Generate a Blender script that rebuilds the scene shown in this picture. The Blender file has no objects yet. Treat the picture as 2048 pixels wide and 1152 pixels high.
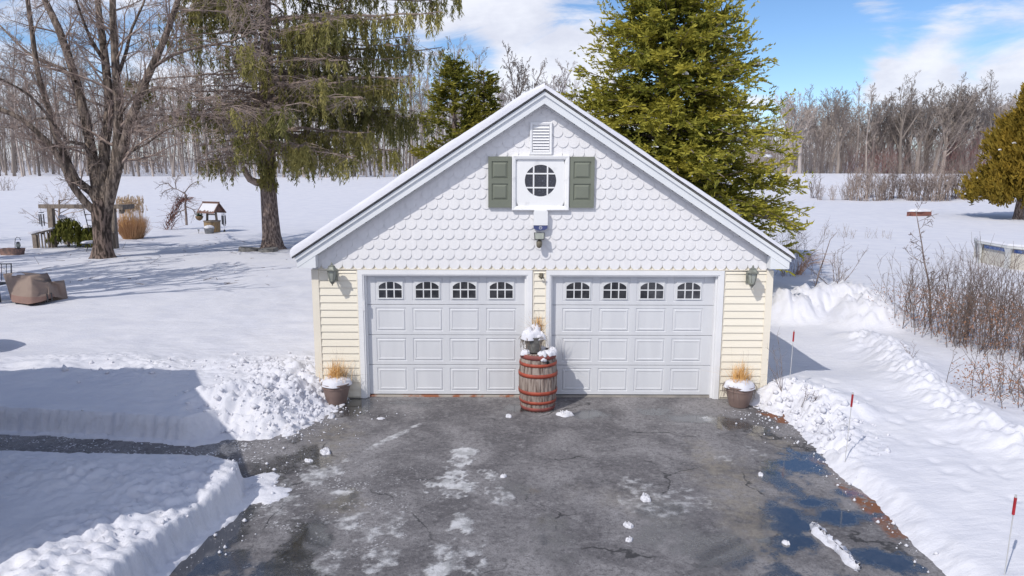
import bpy, bmesh, math, random
import numpy as np
from mathutils import Vector, Matrix

random.seed(7)
scn = bpy.context.scene
COL = scn.collection

# ------------------------------------------------------------------ camera
CX, CY, CZ = -0.49, -11.58, 3.78
FPX = 1450.0
TH = math.radians(9.46)
_c, _s = math.cos(TH), math.sin(TH)

def ray(px, py):
    u = (px - 1024) / FPX
    v = (576 - py) / FPX
    return (u, _c + v * _s, -_s + v * _c)

def P(px, py, Y):
    """point of the place seen at a photo pixel, at distance Y behind the garage front"""
    r = ray(px, py)
    t = (Y - CY) / r[1]
    return Vector((CX + r[0] * t, Y, CZ + r[2] * t))

def G(px, py, z=0.0):
    r = ray(px, py)
    t = (z - CZ) / r[2]
    return Vector((CX + r[0] * t, CY + r[1] * t, z))

cam_d = bpy.data.cameras.new("camera")
cam = bpy.data.objects.new("camera", cam_d)
COL.objects.link(cam)
cam.location = (CX, CY, CZ)
cam_d.sensor_width = 36.0
cam_d.lens = FPX / 2048 * 36.0
cam_d.clip_start = 0.1
cam_d.clip_end = 2000
_rot = Matrix.Rotation(math.radians(90) - TH, 4, 'X') @ Matrix.Rotation(math.radians(0.15), 4, 'Z')
cam.rotation_euler = _rot.to_euler()
scn.camera = cam

# ------------------------------------------------------------------ light
SUN_DIR = Vector((0.84, 1.0, -1.29)).normalized()
sd = bpy.data.lights.new("sun", 'SUN')
sd.energy = 3.1
sd.angle = math.radians(0.5)
sd.color = (1.0, 0.95, 0.87)
so = bpy.data.objects.new("sun", sd)
so.rotation_euler = SUN_DIR.to_track_quat('-Z', 'Y').to_euler()
so.location = (-20, -25, 30)
COL.objects.link(so)

# ------------------------------------------------------------------ node helpers
class NT:
    def __init__(s, tree):
        s.t = tree
        s.n = tree.nodes
        s.l = tree.links
    def node(s, typ, **kw):
        n = s.n.new(typ)
        for k, v in kw.items():
            setattr(n, k, v)
        return n
    def link(s, a, b):
        s.l.new(a, b)
    def setin(s, sock, v):
        if hasattr(v, 'is_output') or isinstance(v, bpy.types.NodeSocket):
            s.l.new(v, sock)
        else:
            sock.default_value = v
    def math(s, op, a, b=0.0, c=None, clamp=False):
        n = s.node('ShaderNodeMath', operation=op, use_clamp=clamp)
        s.setin(n.inputs[0], a)
        s.setin(n.inputs[1], b)
        if c is not None:
            s.setin(n.inputs[2], c)
        return n.outputs[0]
    def vmath(s, op, a, b):
        n = s.node('ShaderNodeVectorMath', operation=op)
        s.setin(n.inputs[0], a)
        s.setin(n.inputs[1], b)
        return n
    def mix(s, f, a, b):
        n = s.node('ShaderNodeMix', data_type='RGBA')
        s.setin(n.inputs[0], f)
        s.setin(n.inputs[6], a if not isinstance(a, tuple) else (*a[:3], 1))
        s.setin(n.inputs[7], b if not isinstance(b, tuple) else (*b[:3], 1))
        return n.outputs[2]
    def ramp(s, v, a, b, smooth=True, lo=0.0, hi=1.0):
        n = s.node('ShaderNodeMapRange', interpolation_type='SMOOTHSTEP' if smooth else 'LINEAR', clamp=True) if smooth else s.node('ShaderNodeMapRange', clamp=True)
        s.setin(n.inputs[0], v)
        n.inputs[1].default_value = a
        n.inputs[2].default_value = b
        n.inputs[3].default_value = lo
        n.inputs[4].default_value = hi
        return n.outputs[0]
    def noise(s, vec, scale, detail=4.0, rough=0.55, dist=0.0):
        n = s.node('ShaderNodeTexNoise')
        if vec is not None:
            s.link(vec, n.inputs['Vector'])
        n.inputs['Scale'].default_value = scale
        n.inputs['Detail'].default_value = detail
        n.inputs['Roughness'].default_value = rough
        n.inputs['Distortion'].default_value = dist
        return n.outputs[0]
    def mapping(s, vec, scale=(1, 1, 1), loc=(0, 0, 0)):
        n = s.node('ShaderNodeMapping')
        s.link(vec, n.inputs[0])
        n.inputs['Scale'].default_value = scale
        n.inputs['Location'].default_value = loc
        return n.outputs[0]
    def attr(s, name):
        n = s.node('ShaderNodeAttribute', attribute_name=name)
        return n.outputs['Fac']

def newmat(name):
    m = bpy.data.materials.new(name)
    m.use_nodes = True
    nt = NT(m.node_tree)
    b = m.node_tree.nodes['Principled BSDF']
    return m, nt, b

def mat(name, c1, c2=None, scale=4.0, rough=0.6, metal=0.0, bump=0.0, bscale=None, stretch=(1, 1, 1), lo=0.35, hi=0.65, tint=0.0, detail=5, spec=0.5, rand=0.0, bdist=0.01, transl=0.0):
    """procedural surface: two colours mixed by noise, optional bump, optional per-face tint attribute"""
    m, nt, b = newmat(name)
    tc = nt.node('ShaderNodeTexCoord').outputs['Object']
    vec = nt.mapping(tc, stretch)
    if c2 is None:
        c2 = tuple(x * 0.85 for x in c1)
    n = nt.noise(vec, scale, detail)
    f = nt.ramp(n, lo, hi)
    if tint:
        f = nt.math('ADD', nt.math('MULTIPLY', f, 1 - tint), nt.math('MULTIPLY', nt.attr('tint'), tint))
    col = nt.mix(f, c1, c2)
    if rand:
        oi = nt.node('ShaderNodeObjectInfo').outputs['Random']
        hs = nt.node('ShaderNodeHueSaturation')
        nt.link(col, hs.inputs['Color'])
        nt.link(nt.ramp(oi, 0, 1, False, 1 - rand, 1 + rand), hs.inputs['Value'])
        col = hs.outputs[0]
    nt.link(col, b.inputs['Base Color'])
    b.inputs['Roughness'].default_value = rough
    b.inputs['Metallic'].default_value = metal
    b.inputs['Specular IOR Level'].default_value = spec
    if bump:
        bn = nt.noise(vec, bscale or scale * 3, 6)
        bp = nt.node('ShaderNodeBump')
        bp.inputs['Strength'].default_value = bump
        bp.inputs['Distance'].default_value = bdist
        nt.link(bn, bp.inputs['Height'])
        nt.link(bp.outputs[0], b.inputs['Normal'])
    if transl:
        tb = nt.node('ShaderNodeBsdfTranslucent')
        nt.link(col, tb.inputs['Color'])
        ms = nt.node('ShaderNodeMixShader')
        ms.inputs[0].default_value = transl
        nt.link(b.outputs[0], ms.inputs[1]); nt.link(tb.outputs[0], ms.inputs[2])
        nt.link(ms.outputs[0], nt.n['Material Output'].inputs['Surface'])
    return m

# ------------------------------------------------------------------ numpy noise
def _h(ix, iy, seed):
    n = (ix.astype(np.int64) * 374761393 + iy.astype(np.int64) * 668265263 + seed * 974711) & 0x7fffffff
    n = ((n ^ (n >> 13)) * 1274126177) & 0x7fffffff
    n = ((n ^ (n >> 16)) * 668265263) & 0x7fffffff
    return ((n ^ (n >> 15)) & 0xffff) / 65535.0

def vnoise(x, y, seed=0):
    ix, iy = np.floor(x), np.floor(y)
    fx, fy = x - ix, y - iy
    fx = fx * fx * fx * (fx * (fx * 6 - 15) + 10)
    fy = fy * fy * fy * (fy * (fy * 6 - 15) + 10)
    a = _h(ix, iy, seed); b = _h(ix + 1, iy, seed); c = _h(ix, iy + 1, seed); d = _h(ix + 1, iy + 1, seed)
    return (a * (1 - fx) + b * fx) * (1 - fy) + (c * (1 - fx) + d * fx) * fy

def fbm(x, y, scale, octs=4, seed=0, gain=0.5):
    r = 0; amp = 1; tot = 0
    for o in range(octs):
        f = scale * 2 ** o
        r = r + amp * (vnoise(x * f + o * 17.3, y * f - o * 9.1, seed + o) - 0.5)
        tot += amp
        amp *= gain
    return r / tot * 2      # about -1..1

def lumps(x, y, scale, seed=0):
    """rounded chunks: 0 at the cell borders, 1 in the middle of a chunk"""
    x = x * scale; y = y * scale
    ix, iy = np.floor(x), np.floor(y)
    best = np.full(x.shape, 9.0)
    for dx in (-1, 0, 1):
        for dy in (-1, 0, 1):
            jx = ix + dx + _h(ix + dx, iy + dy, seed)
            jy = iy + dy + _h(ix + dx, iy + dy, seed + 5)
            k = 0.6 + 0.9 * _h(ix + dx, iy + dy, seed + 9)
            best = np.minimum(best, np.hypot(x - jx, y - jy) * k)
    return np.clip(1 - best / 0.75, 0, 1) ** 0.6

def sstep(a, b, x):
    t = np.clip((x - a) / (b - a), 0, 1)
    return t * t * (3 - 2 * t)

def sdf(px, py, poly):
    """signed distance to a polygon, negative inside"""
    d = np.full(px.shape, 1e9)
    inside = np.zeros(px.shape, bool)
    n = len(poly)
    for i in range(n):
        x0, y0 = poly[i]; x1, y1 = poly[(i + 1) % n]
        ex, ey = x1 - x0, y1 - y0
        t = np.clip(((px - x0) * ex + (py - y0) * ey) / (ex * ex + ey * ey), 0, 1)
        d = np.minimum(d, np.hypot(px - x0 - t * ex, py - y0 - t * ey))
        if y0 != y1:
            cond = ((y0 > py) != (y1 > py)) & (px < (x1 - x0) * (py - y0) / (y1 - y0) + x0)
            inside ^= cond
    return np.where(inside, -d, d)

def seg_dist(px, py, pts):
    d = np.full(px.shape, 1e9)
    for (x0, y0), (x1, y1) in zip(pts[:-1], pts[1:]):
        ex, ey = x1 - x0, y1 - y0
        t = np.clip(((px - x0) * ex + (py - y0) * ey) / (ex * ex + ey * ey), 0, 1)
        d = np.minimum(d, np.hypot(px - x0 - t * ex, py - y0 - t * ey))
    return d

# ------------------------------------------------------------------ mesh helpers
class MB:
    def __init__(s):
        s.v = []; s.f = []; s.mi = []
    def add(s, vs, fs, mi=0):
        o = len(s.v)
        s.v.extend(vs)
        for f in fs:
            s.f.append(tuple(i + o for i in f))
            s.mi.append(mi)
    def box(s, x0, x1, y0, y1, z0, z1, mi=0):
        s.add([(x0, y0, z0), (x1, y0, z0), (x1, y1, z0), (x0, y1, z0), (x0, y0, z1), (x1, y0, z1), (x1, y1, z1), (x0, y1, z1)],
              [(0, 3, 2, 1), (4, 5, 6, 7), (0, 1, 5, 4), (1, 2, 6, 5), (2, 3, 7, 6), (3, 0, 4, 7)], mi)
    def bar(s, a, b, w, h=None, mi=0):
        """square timber from a to b"""
        a = Vector(a); b = Vector(b); h = h or w
        t = (b - a).normalized()
        ref = Vector((0, 0, 1)) if abs(t.z) < 0.9 else Vector((0, 1, 0))
        u = t.cross(ref).normalized() * (w / 2)
        v = u.cross(t).normalized() * (h / 2)
        vs = [tuple(p + q) for p in (a, b) for q in (-u - v, u - v, u + v, -u + v)]
        s.add(vs, [(3, 2, 1, 0), (4, 5, 6, 7), (0, 1, 5, 4), (1, 2, 6, 5), (2, 3, 7, 6), (3, 0, 4, 7)], mi)
    def tube(s, pts, rad, n=5, mi=0, cap=False):
        pts = [Vector(p) for p in pts]
        o = len(s.v)
        m = len(pts)
        ref = None
        for i, p in enumerate(pts):
            t = (pts[min(i + 1, m - 1)] - pts[max(i - 1, 0)])
            if t.length < 1e-9:
                t = Vector((0, 0, 1))
            t.normalize()
            if ref is None:
                ref = Vector((1, 0, 0)) if abs(t.x) < 0.8 else Vector((0, 1, 0))
            u = t.cross(ref)
            if u.length < 1e-4:
                u = t.cross(Vector((0.3, 0.8, 0.5)))
            u.normalize()
            v = t.cross(u)
            ref = v.cross(t) if False else ref
            r = rad[i] if hasattr(rad, '__len__') else rad
            for k in range(n):
                a = 2 * math.pi * k / n
                q = p + u * (r * math.cos(a)) + v * (r * math.sin(a))
                s.v.append((q.x, q.y, q.z))
        for i in range(m - 1):
            for k in range(n):
                a = o + i * n + k; b = o + i * n + (k + 1) % n
                s.f.append((a, b, b + n, a + n)); s.mi.append(mi)
        if cap:
            s.f.append(tuple(o + k for k in range(n))[::-1]); s.mi.append(mi)
            s.f.append(tuple(o + (m - 1) * n + k for k in range(n))); s.mi.append(mi)
    def lathe(s, prof, n=24, c=(0, 0, 0), mi=0, cap=True, wob=0.0, phase=0.0):
        o = len(s.v)
        for (r, z) in prof:
            for k in range(n):
                a = 2 * math.pi * k / n + phase
                rr = r * (1 + wob * math.sin(3 * a + z * 9) * 0.5 + wob * math.sin(7 * a + z * 23) * 0.5)
                s.v.append((c[0] + rr * math.cos(a), c[1] + rr * math.sin(a), c[2] + z))
        for i in range(len(prof) - 1):
            for k in range(n):
                a = o + i * n + k; b = o + i * n + (k + 1) % n
                s.f.append((a, b, b + n, a + n)); s.mi.append(mi)
        if cap:
            s.f.append(tuple(o + k for k in range(n))[::-1]); s.mi.append(mi)
            s.f.append(tuple(o + (len(prof) - 1) * n + k for k in range(n))); s.mi.append(mi)
    def prism(s, poly, y0, y1, mi=0):
        """polygon in x,z (anticlockwise seen from -y) pushed from y0 to y1"""
        n = len(poly)
        vs = [(x, y0, z) for x, z in poly] + [(x, y1, z) for x, z in poly]
        fs = [tuple(range(n)), tuple(range(2 * n - 1, n - 1, -1))]
        for i in range(n):
            j = (i + 1) % n
            fs.append((i, i + n, j + n, j))
        s.add(vs, fs, mi)
    def loops(s, rects, mi=0, fill=True):
        """nested rectangles (x0,x1,z0,z1,y) bridged ring to ring, last one filled"""
        o = len(s.v)
        for (x0, x1, z0, z1, y) in rects:
            s.v += [(x0, y, z0), (x1, y, z0), (x1, y, z1), (x0, y, z1)]
        for i in range(len(rects) - 1):
            for k in range(4):
                a = o + i * 4 + k; b = o + i * 4 + (k + 1) % 4
                s.f.append((a, b, b + 4, a + 4)); s.mi.append(mi)
        if fill:
            k = o + (len(rects) - 1) * 4
            s.f.append((k, k + 1, k + 2, k + 3)); s.mi.append(mi)
    def build(s, name, mats, parent=None, smooth=False, loc=None):
        me = bpy.data.meshes.new(name)
        me.from_pydata(s.v, [], s.f)
        if not isinstance(mats, (list, tuple)):
            mats = [mats]
        for m in mats:
            me.materials.append(m)
        if len(mats) > 1:
            me.polygons.foreach_set('material_index', s.mi)
        if smooth:
            me.polygons.foreach_set('use_smooth', [True] * len(me.polygons))
        me.update()
        o = bpy.data.objects.new(name, me)
        COL.objects.link(o)
        if parent is not None:
            o.parent = parent
        if loc is not None:
            o.location = loc
        return o

def np_mesh(name, verts, faces, mats, parent=None, smooth=False, attrs=None, face_attrs=None):
    me = bpy.data.meshes.new(name)
    nv, nf, k = len(verts), len(faces), faces.shape[1]
    me.vertices.add(nv)
    me.vertices.foreach_set('co', np.asarray(verts, np.float32).ravel())
    me.loops.add(nf * k)
    me.loops.foreach_set('vertex_index', np.asarray(faces, np.int32).ravel())
    me.polygons.add(nf)
    me.polygons.foreach_set('loop_start', np.arange(0, nf * k, k, dtype=np.int32))
    me.update(calc_edges=True)
    if not isinstance(mats, (list, tuple)):
        mats = [mats]
    for m in mats:
        me.materials.append(m)
    if smooth:
        me.polygons.foreach_set('use_smooth', np.ones(nf, bool))
    for d, dom in ((attrs, 'POINT'), (face_attrs, 'FACE')):
        for kk, vv in (d or {}).items():
            a = me.attributes.new(kk, 'FLOAT', dom)
            a.data.foreach_set('value', np.asarray(vv, np.float32))
    me.validate()
    o = bpy.data.objects.new(name, me)
    COL.objects.link(o)
    if parent is not None:
        o.parent = parent
    return o

def grid_faces(nx, ny):
    i = np.arange(nx * ny).reshape(ny, nx)
    return np.stack([i[:-1, :-1], i[:-1, 1:], i[1:, 1:], i[1:, :-1]], -1).reshape(-1, 4)

def unit(a):
    return a / np.maximum(np.linalg.norm(a, axis=-1, keepdims=True), 1e-9)

def cards(base, direc, length, width, rng, tip=0.25):
    """leaf-sized blades: start points, directions, lengths, widths -> verts, quads"""
    n = len(base)
    d = unit(direc)
    r = unit(rng.normal(size=(n, 3)))
    u = unit(np.cross(d, r))
    L = (d * np.asarray(length).reshape(-1, 1))
    W = u * (np.asarray(width).reshape(-1, 1) / 2)
    a = base - W * 0.6; b = base + W * 0.6
    m1 = base + L * 0.45 + W; m0 = base + L * 0.45 - W
    c = base + L + W * tip; e = base + L - W * tip
    v = np.stack([a, b, m1, c, e, m0], 1).reshape(-1, 3)
    k = np.arange(n).reshape(-1, 1) * 6
    f = np.concatenate([k + np.array([[0, 1, 2, 5]]), k + np.array([[5, 2, 3, 4]])], 0)
    return v, f

def sticks(base, tip, w, rng):
    """thin straight twigs as slim three-sided slivers"""
    n = len(base)
    d = unit(tip - base)
    r = unit(rng.normal(size=(n, 3)))
    u = unit(np.cross(d, r)); v2 = np.cross(d, u)
    w = np.asarray(w).reshape(-1, 1)
    vs = []
    for a in (0, 2.094, 4.189):
        vs.append(base + (u * math.cos(a) + v2 * math.sin(a)) * w)
    for a in (0, 2.094, 4.189):
        vs.append(tip + (u * math.cos(a) + v2 * math.sin(a)) * w * 0.4)
    v = np.stack(vs, 1).reshape(-1, 3)
    k = np.arange(n).reshape(-1, 1) * 6
    f = np.concatenate([k + np.array([[0, 1, 4, 3]]), k + np.array([[1, 2, 5, 4]]), k + np.array([[2, 0, 3, 5]])], 0)
    return v, f

def tag(o, label=None, cat=None, group=None, kind=None):
    if label: o['label'] = label
    if cat: o['category'] = cat
    if group: o['group'] = group
    if kind: o['kind'] = kind
    return o

def empty(name, loc, label=None, cat=None, group=None, rz=0):
    o = bpy.data.objects.new(name, None)
    o.empty_display_size = 0.2
    o.location = loc
    o.rotation_euler = (0, 0, rz)
    COL.objects.link(o)
    return tag(o, label, cat, group)

def copy_tree(o, parent=None):
    c = o.copy()
    COL.objects.link(c)
    c.parent = parent
    for ch in list(o.children):
        copy_tree(ch, c)
    return c

# ------------------------------------------------------------------ materials
SNOW1, SNOW2 = (0.70, 0.70, 0.75), (0.64, 0.645, 0.71)

def snow_material():
    m, nt, b = newmat('snow')
    tc = nt.node('ShaderNodeTexCoord').outputs['Object']
    n1 = nt.noise(tc, 1.3, 6)
    col = nt.mix(nt.ramp(n1, 0.35, 0.7), SNOW1, SNOW2)
    dirt = nt.attr('dirt')
    n2 = nt.noise(tc, 9.0, 5, 0.7)
    df = nt.math('MULTIPLY', nt.ramp(n2, 0.45, 0.75), dirt, clamp=True)
    col = nt.mix(df, col, (0.42, 0.40, 0.38))
    nt.link(col, b.inputs['Base Color'])
    b.inputs['Roughness'].default_value = 0.72
    b.inputs['Specular IOR Level'].default_value = 0.25
    bn = nt.noise(tc, 22.0, 7, 0.72)
    bn2 = nt.noise(nt.mapping(tc, (1, 2.4, 1)), 3.0, 4, 0.6)
    hsum = nt.math('ADD', nt.math('MULTIPLY', bn, 0.35), bn2)
    bp = nt.node('ShaderNodeBump')
    bp.inputs['Strength'].default_value = 0.5
    bp.inputs['Distance'].default_value = 0.04
    nt.link(hsum, bp.inputs['Height'])
    nt.link(bp.outputs[0], b.inputs['Normal'])
    return m

def asphalt_material():
    m, nt, b = newmat('asphalt')
    tc = nt.node('ShaderNodeTexCoord').outputs['Object']
    wet, ice, tan, soil, salt = (nt.attr(k) for k in ('wet', 'ice', 'tan', 'soil', 'salt'))
    fine = nt.noise(tc, 60.0, 4, 0.7)
    mid = nt.noise(tc, 7.0, 6, 0.65)
    big = nt.noise(tc, 1.1, 4, 0.6, 0.6)
    col = nt.mix(nt.ramp(big, 0.35, 0.68), (0.125, 0.118, 0.125), (0.265, 0.253, 0.26))
    col = nt.mix(nt.math('MULTIPLY', nt.ramp(mid, 0.5, 0.8), 0.75), col, (0.34, 0.33, 0.335))
    col = nt.mix(nt.math('MULTIPLY', nt.ramp(fine, 0.52, 0.36), 0.45), col, (0.045, 0.044, 0.048))
    gr = nt.noise(tc, 17.0, 6, 0.7)
    col = nt.mix(nt.math('MULTIPLY', nt.ramp(gr, 0.50, 0.36), 0.5), col, (0.05, 0.048, 0.052))
    col = nt.mix(nt.math('MULTIPLY', nt.ramp(gr, 0.54, 0.70), 0.45), col, (0.36, 0.35, 0.355))
    col = nt.mix(nt.math('MULTIPLY', tan, nt.ramp(mid, 0.3, 0.62)), col, (0.24, 0.21, 0.165))
    # salt and frost specks
    vo = nt.node('ShaderNodeTexVoronoi')
    vo.inputs['Scale'].default_value = 27.0
    nt.link(tc, vo.inputs['Vector'])
    sp = nt.ramp(vo.outputs['Distance'], 0.42, 0.18)
    sn = nt.ramp(nt.noise(tc, 4.0, 4), 0.46, 0.62)
    spk = nt.math('MULTIPLY', nt.math('MULTIPLY', sp, nt.math('ADD', salt, 0.10)), sn, clamp=True)
    # cracks
    vc = nt.node('ShaderNodeTexVoronoi', feature='DISTANCE_TO_EDGE')
    vc.inputs['Scale'].default_value = 0.55
    wv = nt.node('ShaderNodeVectorMath', operation='ADD')
    nn = nt.node('ShaderNodeTexNoise'); nn.inputs['Scale'].default_value = 2.2; nn.inputs['Detail'].default_value = 5
    nt.link(tc, nn.inputs['Vector'])
    sc = nt.node('ShaderNodeVectorMath', operation='SCALE'); nt.link(nn.outputs['Color'], sc.inputs[0]); sc.inputs['Scale'].default_value = 0.55
    nt.link(tc, wv.inputs[0]); nt.link(sc.outputs[0], wv.inputs[1])
    nt.link(wv.outputs[0], vc.inputs['Vector'])
    cr = nt.math('MULTIPLY', nt.ramp(vc.outputs['Distance'], 0.011, 0.003), nt.ramp(nt.noise(tc, 0.8, 2), 0.48, 0.6))
    col = nt.mix(nt.math('MULTIPLY', cr, 0.8), col, (0.025, 0.025, 0.028))
    # wet: darker and glossy
    wet_e = nt.ramp(nt.math('ADD', wet, nt.math('ADD', nt.math('MULTIPLY', nt.math('SUBTRACT', fine, 0.5), 0.5), nt.math('MULTIPLY', nt.math('SUBTRACT', gr, 0.5), 1.3))), 0.28, 0.66)
    wcol = nt.mix(1.0, col, col)
    dk = nt.node('ShaderNodeHueSaturation'); dk.inputs['Value'].default_value = 0.17
    nt.link(col, dk.inputs['Color'])
    col = nt.mix(wet_e, col, dk.outputs[0])
    ice_e = nt.ramp(nt.math('ADD', ice, nt.math('MULTIPLY', nt.math('SUBTRACT', mid, 0.5), 0.9)), 0.30, 0.75)
    col = nt.mix(nt.math('MULTIPLY', ice_e, 0.9), col, nt.mix(nt.ramp(mid, 0.4, 0.6), (0.40, 0.40, 0.41), (0.62, 0.62, 0.64)))
    col = nt.mix(spk, col, (0.72, 0.72, 0.75))
    col = nt.mix(nt.math('MULTIPLY', soil, nt.ramp(mid, 0.40, 0.52)), col, (0.20, 0.085, 0.045))
    nt.link(col, b.inputs['Base Color'])
    pud = nt.ramp(wet, 0.72, 0.95)
    rg = nt.math('SUBTRACT', 0.82, nt.math('MULTIPLY', wet_e, 0.56))
    rg = nt.math('SUBTRACT', rg, nt.math('MULTIPLY', pud, 0.27), clamp=True)
    nt.link(rg, b.inputs['Roughness'])
    nt.link(nt.ramp(wet_e, 0, 1, False, 0.35, 0.95), b.inputs['Specular IOR Level'])
    bp = nt.node('ShaderNodeBump')
    bp.inputs['Distance'].default_value = 0.012
    nt.link(nt.math('SUBTRACT', 0.7, nt.math('MULTIPLY', pud, 0.68)), bp.inputs['Strength'])
    nt.link(nt.math('MULTIPLY', wet_e, 0.9), b.inputs['Coat Weight'])
    b.inputs['Coat Roughness'].default_value = 0.06
    b.inputs['Coat IOR'].default_value = 1.75
    hh = nt.math('ADD', fine, nt.math('MULTIPLY', ice_e, 1.2))
    nt.link(hh, bp.inputs['Height'])
    nt.link(bp.outputs[0], b.inputs['Normal'])
    return m

def bark(name, c1, c2, scale=3.0, bump=0.9, rand=0.0):
    return mat(name, c1, c2, scale, 0.9, bump=bump, bscale=scale * 2.2, stretch=(3.2, 3.2, 0.7), lo=0.40, hi=0.58, spec=0.15, rand=rand, bdist=0.05)

M = {}
M['snow'] = snow_material()
M['asphalt'] = asphalt_material()
M['cream'] = mat('cream_siding', (0.84, 0.785, 0.67), (0.80, 0.745, 0.63), 1.3, 0.5, bump=0.06, bscale=40, stretch=(0.5, 1, 8), spec=0.3)
M['cream_trim'] = mat('cream_trim', (0.83, 0.77, 0.655), (0.79, 0.73, 0.62), 2, 0.5, spec=0.3)
M['white'] = mat('white_vinyl', (0.80, 0.80, 0.815), (0.75, 0.755, 0.775), 1.6, 0.45, spec=0.3)
M['shingle'] = mat('white_shingle', (0.775, 0.765, 0.78), (0.71, 0.705, 0.725), 2.4, 0.55, bump=0.12, bscale=30, stretch=(6, 1, 0.7), spec=0.25, tint=0.35)
M['fascia'] = mat('fascia_white', (0.74, 0.76, 0.785), (0.69, 0.71, 0.74), 1.2, 0.4, spec=0.35)
M['soffit'] = mat('soffit_white', (0.68, 0.68, 0.69), (0.62, 0.62, 0.63), 3, 0.5)
M['door'] = mat('door_steel_white', (0.66, 0.67, 0.70), (0.625, 0.635, 0.668), 0.9, 0.42, bump=0.05, bscale=90, stretch=(6, 1, 1), spec=0.35)
M['door_frame'] = mat('door_window_plastic', (0.74, 0.75, 0.77), None, 3, 0.4)
M['glass'] = mat('dark_window_glass', (0.022, 0.024, 0.03), (0.05, 0.052, 0.06), 9, 0.06, spec=0.7, bump=0.03, bscale=5)
M['round_glass'] = mat('dusty_window_glass', (0.02, 0.022, 0.035), (0.09, 0.10, 0.14), 40, 0.12, spec=0.7, lo=0.5, hi=0.75)
M['old_white'] = mat('weathered_white_paint', (0.80, 0.80, 0.81), (0.66, 0.66, 0.68), 6, 0.6, bump=0.25, bscale=14, lo=0.55, hi=0.75)
M['sage'] = mat('sage_green_paint', (0.185, 0.20, 0.16), (0.165, 0.178, 0.143), 2, 0.45, spec=0.35)
M['roofing'] = mat('asphalt_shingle', (0.15, 0.145, 0.14), (0.24, 0.23, 0.225), 12, 0.95)
M['dark'] = mat('black_gap', (0.015, 0.015, 0.016), None, 3, 0.8)
M['concrete'] = mat('concrete_sill', (0.36, 0.33, 0.30), (0.25, 0.235, 0.22), 5, 0.85, bump=0.2)
M['rust_sill'] = mat('rusty_sill', (0.34, 0.13, 0.07), (0.42, 0.38, 0.34), 3, 0.8, lo=0.45, hi=0.55, stretch=(1, 1, 1))
M['pewter'] = mat('verdigris_metal', (0.26, 0.275, 0.235), (0.17, 0.175, 0.155), 14, 0.55, metal=0.25, bump=0.15)
M['lamp_glass'] = mat('frosted_lamp_glass', (0.36, 0.38, 0.33), (0.29, 0.305, 0.275), 10, 0.18, spec=0.6)
M['grey_plastic'] = mat('grey_plastic', (0.42, 0.44, 0.46), None, 6, 0.35)
M['bronze'] = mat('bronze_plastic', (0.16, 0.14, 0.10), None, 8, 0.5)
M['blue'] = mat('navy_plastic', (0.045, 0.06, 0.17), (0.06, 0.075, 0.20), 8, 0.35)
M['barrel'] = mat('weathered_oak', (0.36, 0.30, 0.265), (0.13, 0.088, 0.075), 5.5, 0.85, bump=0.5, stretch=(6, 6, 0.8), lo=0.38, hi=0.68, spec=0.2)
M['hoop'] = mat('rusty_red_hoop', (0.36, 0.068, 0.035), (0.22, 0.045, 0.03), 7, 0.62, bump=0.2, lo=0.4, hi=0.7)
M['hoop_dull'] = mat('faded_red_hoop', (0.27, 0.07, 0.055), (0.18, 0.055, 0.05), 7, 0.7, bump=0.2)
M['pot'] = mat('taupe_plastic_pot', (0.23, 0.165, 0.145), (0.19, 0.135, 0.12), 3, 0.5, spec=0.35)
M['bucket'] = mat('grey_bucket', (0.22, 0.215, 0.20), (0.12, 0.115, 0.11), 9, 0.8, bump=0.3)
M['straw'] = mat('dry_orange_grass', (0.72, 0.38, 0.10), (0.85, 0.58, 0.27), 5, 0.8, tint=0.7)
M['dry'] = mat('dry_pale_stems', (0.30, 0.24, 0.19), (0.17, 0.14, 0.12), 8, 0.85, tint=0.5)
M['pale_twig'] = mat('pale_tan_twig', (0.40, 0.33, 0.29), (0.24, 0.19, 0.165), 3, 0.9, spec=0.1)
M['thicket'] = mat('brown_grey_stem', (0.21, 0.165, 0.145), (0.13, 0.10, 0.088), 3, 0.9, spec=0.1)
M['vine'] = mat('brown_vine', (0.25, 0.13, 0.11), (0.13, 0.075, 0.065), 5, 0.9, spec=0.1)
M['rust_grass'] = mat('rust_grass', (0.48, 0.27, 0.16), (0.60, 0.42, 0.28), 5, 0.9, tint=0.5)
M['stake'] = mat('stake_fibreglass', (0.55, 0.55, 0.55), None, 4, 0.5)
M['red'] = mat('red_reflector', (0.42, 0.02, 0.03), (0.30, 0.015, 0.02), 12, 0.4)
M['bark_maple'] = bark('maple_bark', (0.22, 0.165, 0.14), (0.045, 0.035, 0.03), 3.6, 1.0)
M['bark_limb'] = bark('maple_limb_bark', (0.26, 0.21, 0.175), (0.085, 0.068, 0.058), 3.0, 0.9)
M['bark_spruce'] = bark('spruce_bark', (0.36, 0.285, 0.25), (0.12, 0.09, 0.08), 7.0, 1.0)
M['maple_twig'] = mat('tan_twig', (0.38, 0.30, 0.265), (0.23, 0.18, 0.158), 3, 0.9, spec=0.1)
M['twig'] = mat('grey_twig', (0.27, 0.22, 0.20), (0.16, 0.125, 0.112), 3, 0.9, spec=0.1)
M['bark_far'] = mat('grey_brown_bark', (0.37, 0.318, 0.285), (0.20, 0.17, 0.152), 0.7, 0.9, spec=0.1, rand=0.4, stretch=(1, 1, 0.3))
M['bark_pale'] = mat('pale_grey_bark', (0.50, 0.45, 0.42), (0.33, 0.285, 0.27), 0.7, 0.9, spec=0.1, rand=0.2, stretch=(1, 1, 0.3))
M['brush'] = mat('brown_brush', (0.42, 0.352, 0.315), (0.28, 0.232, 0.21), 0.3, 0.9, spec=0.1, tint=0.5)
M['brush_red'] = mat('red_twig_brush', (0.33, 0.13, 0.13), (0.27, 0.15, 0.145), 0.3, 0.9, spec=0.1)
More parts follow.
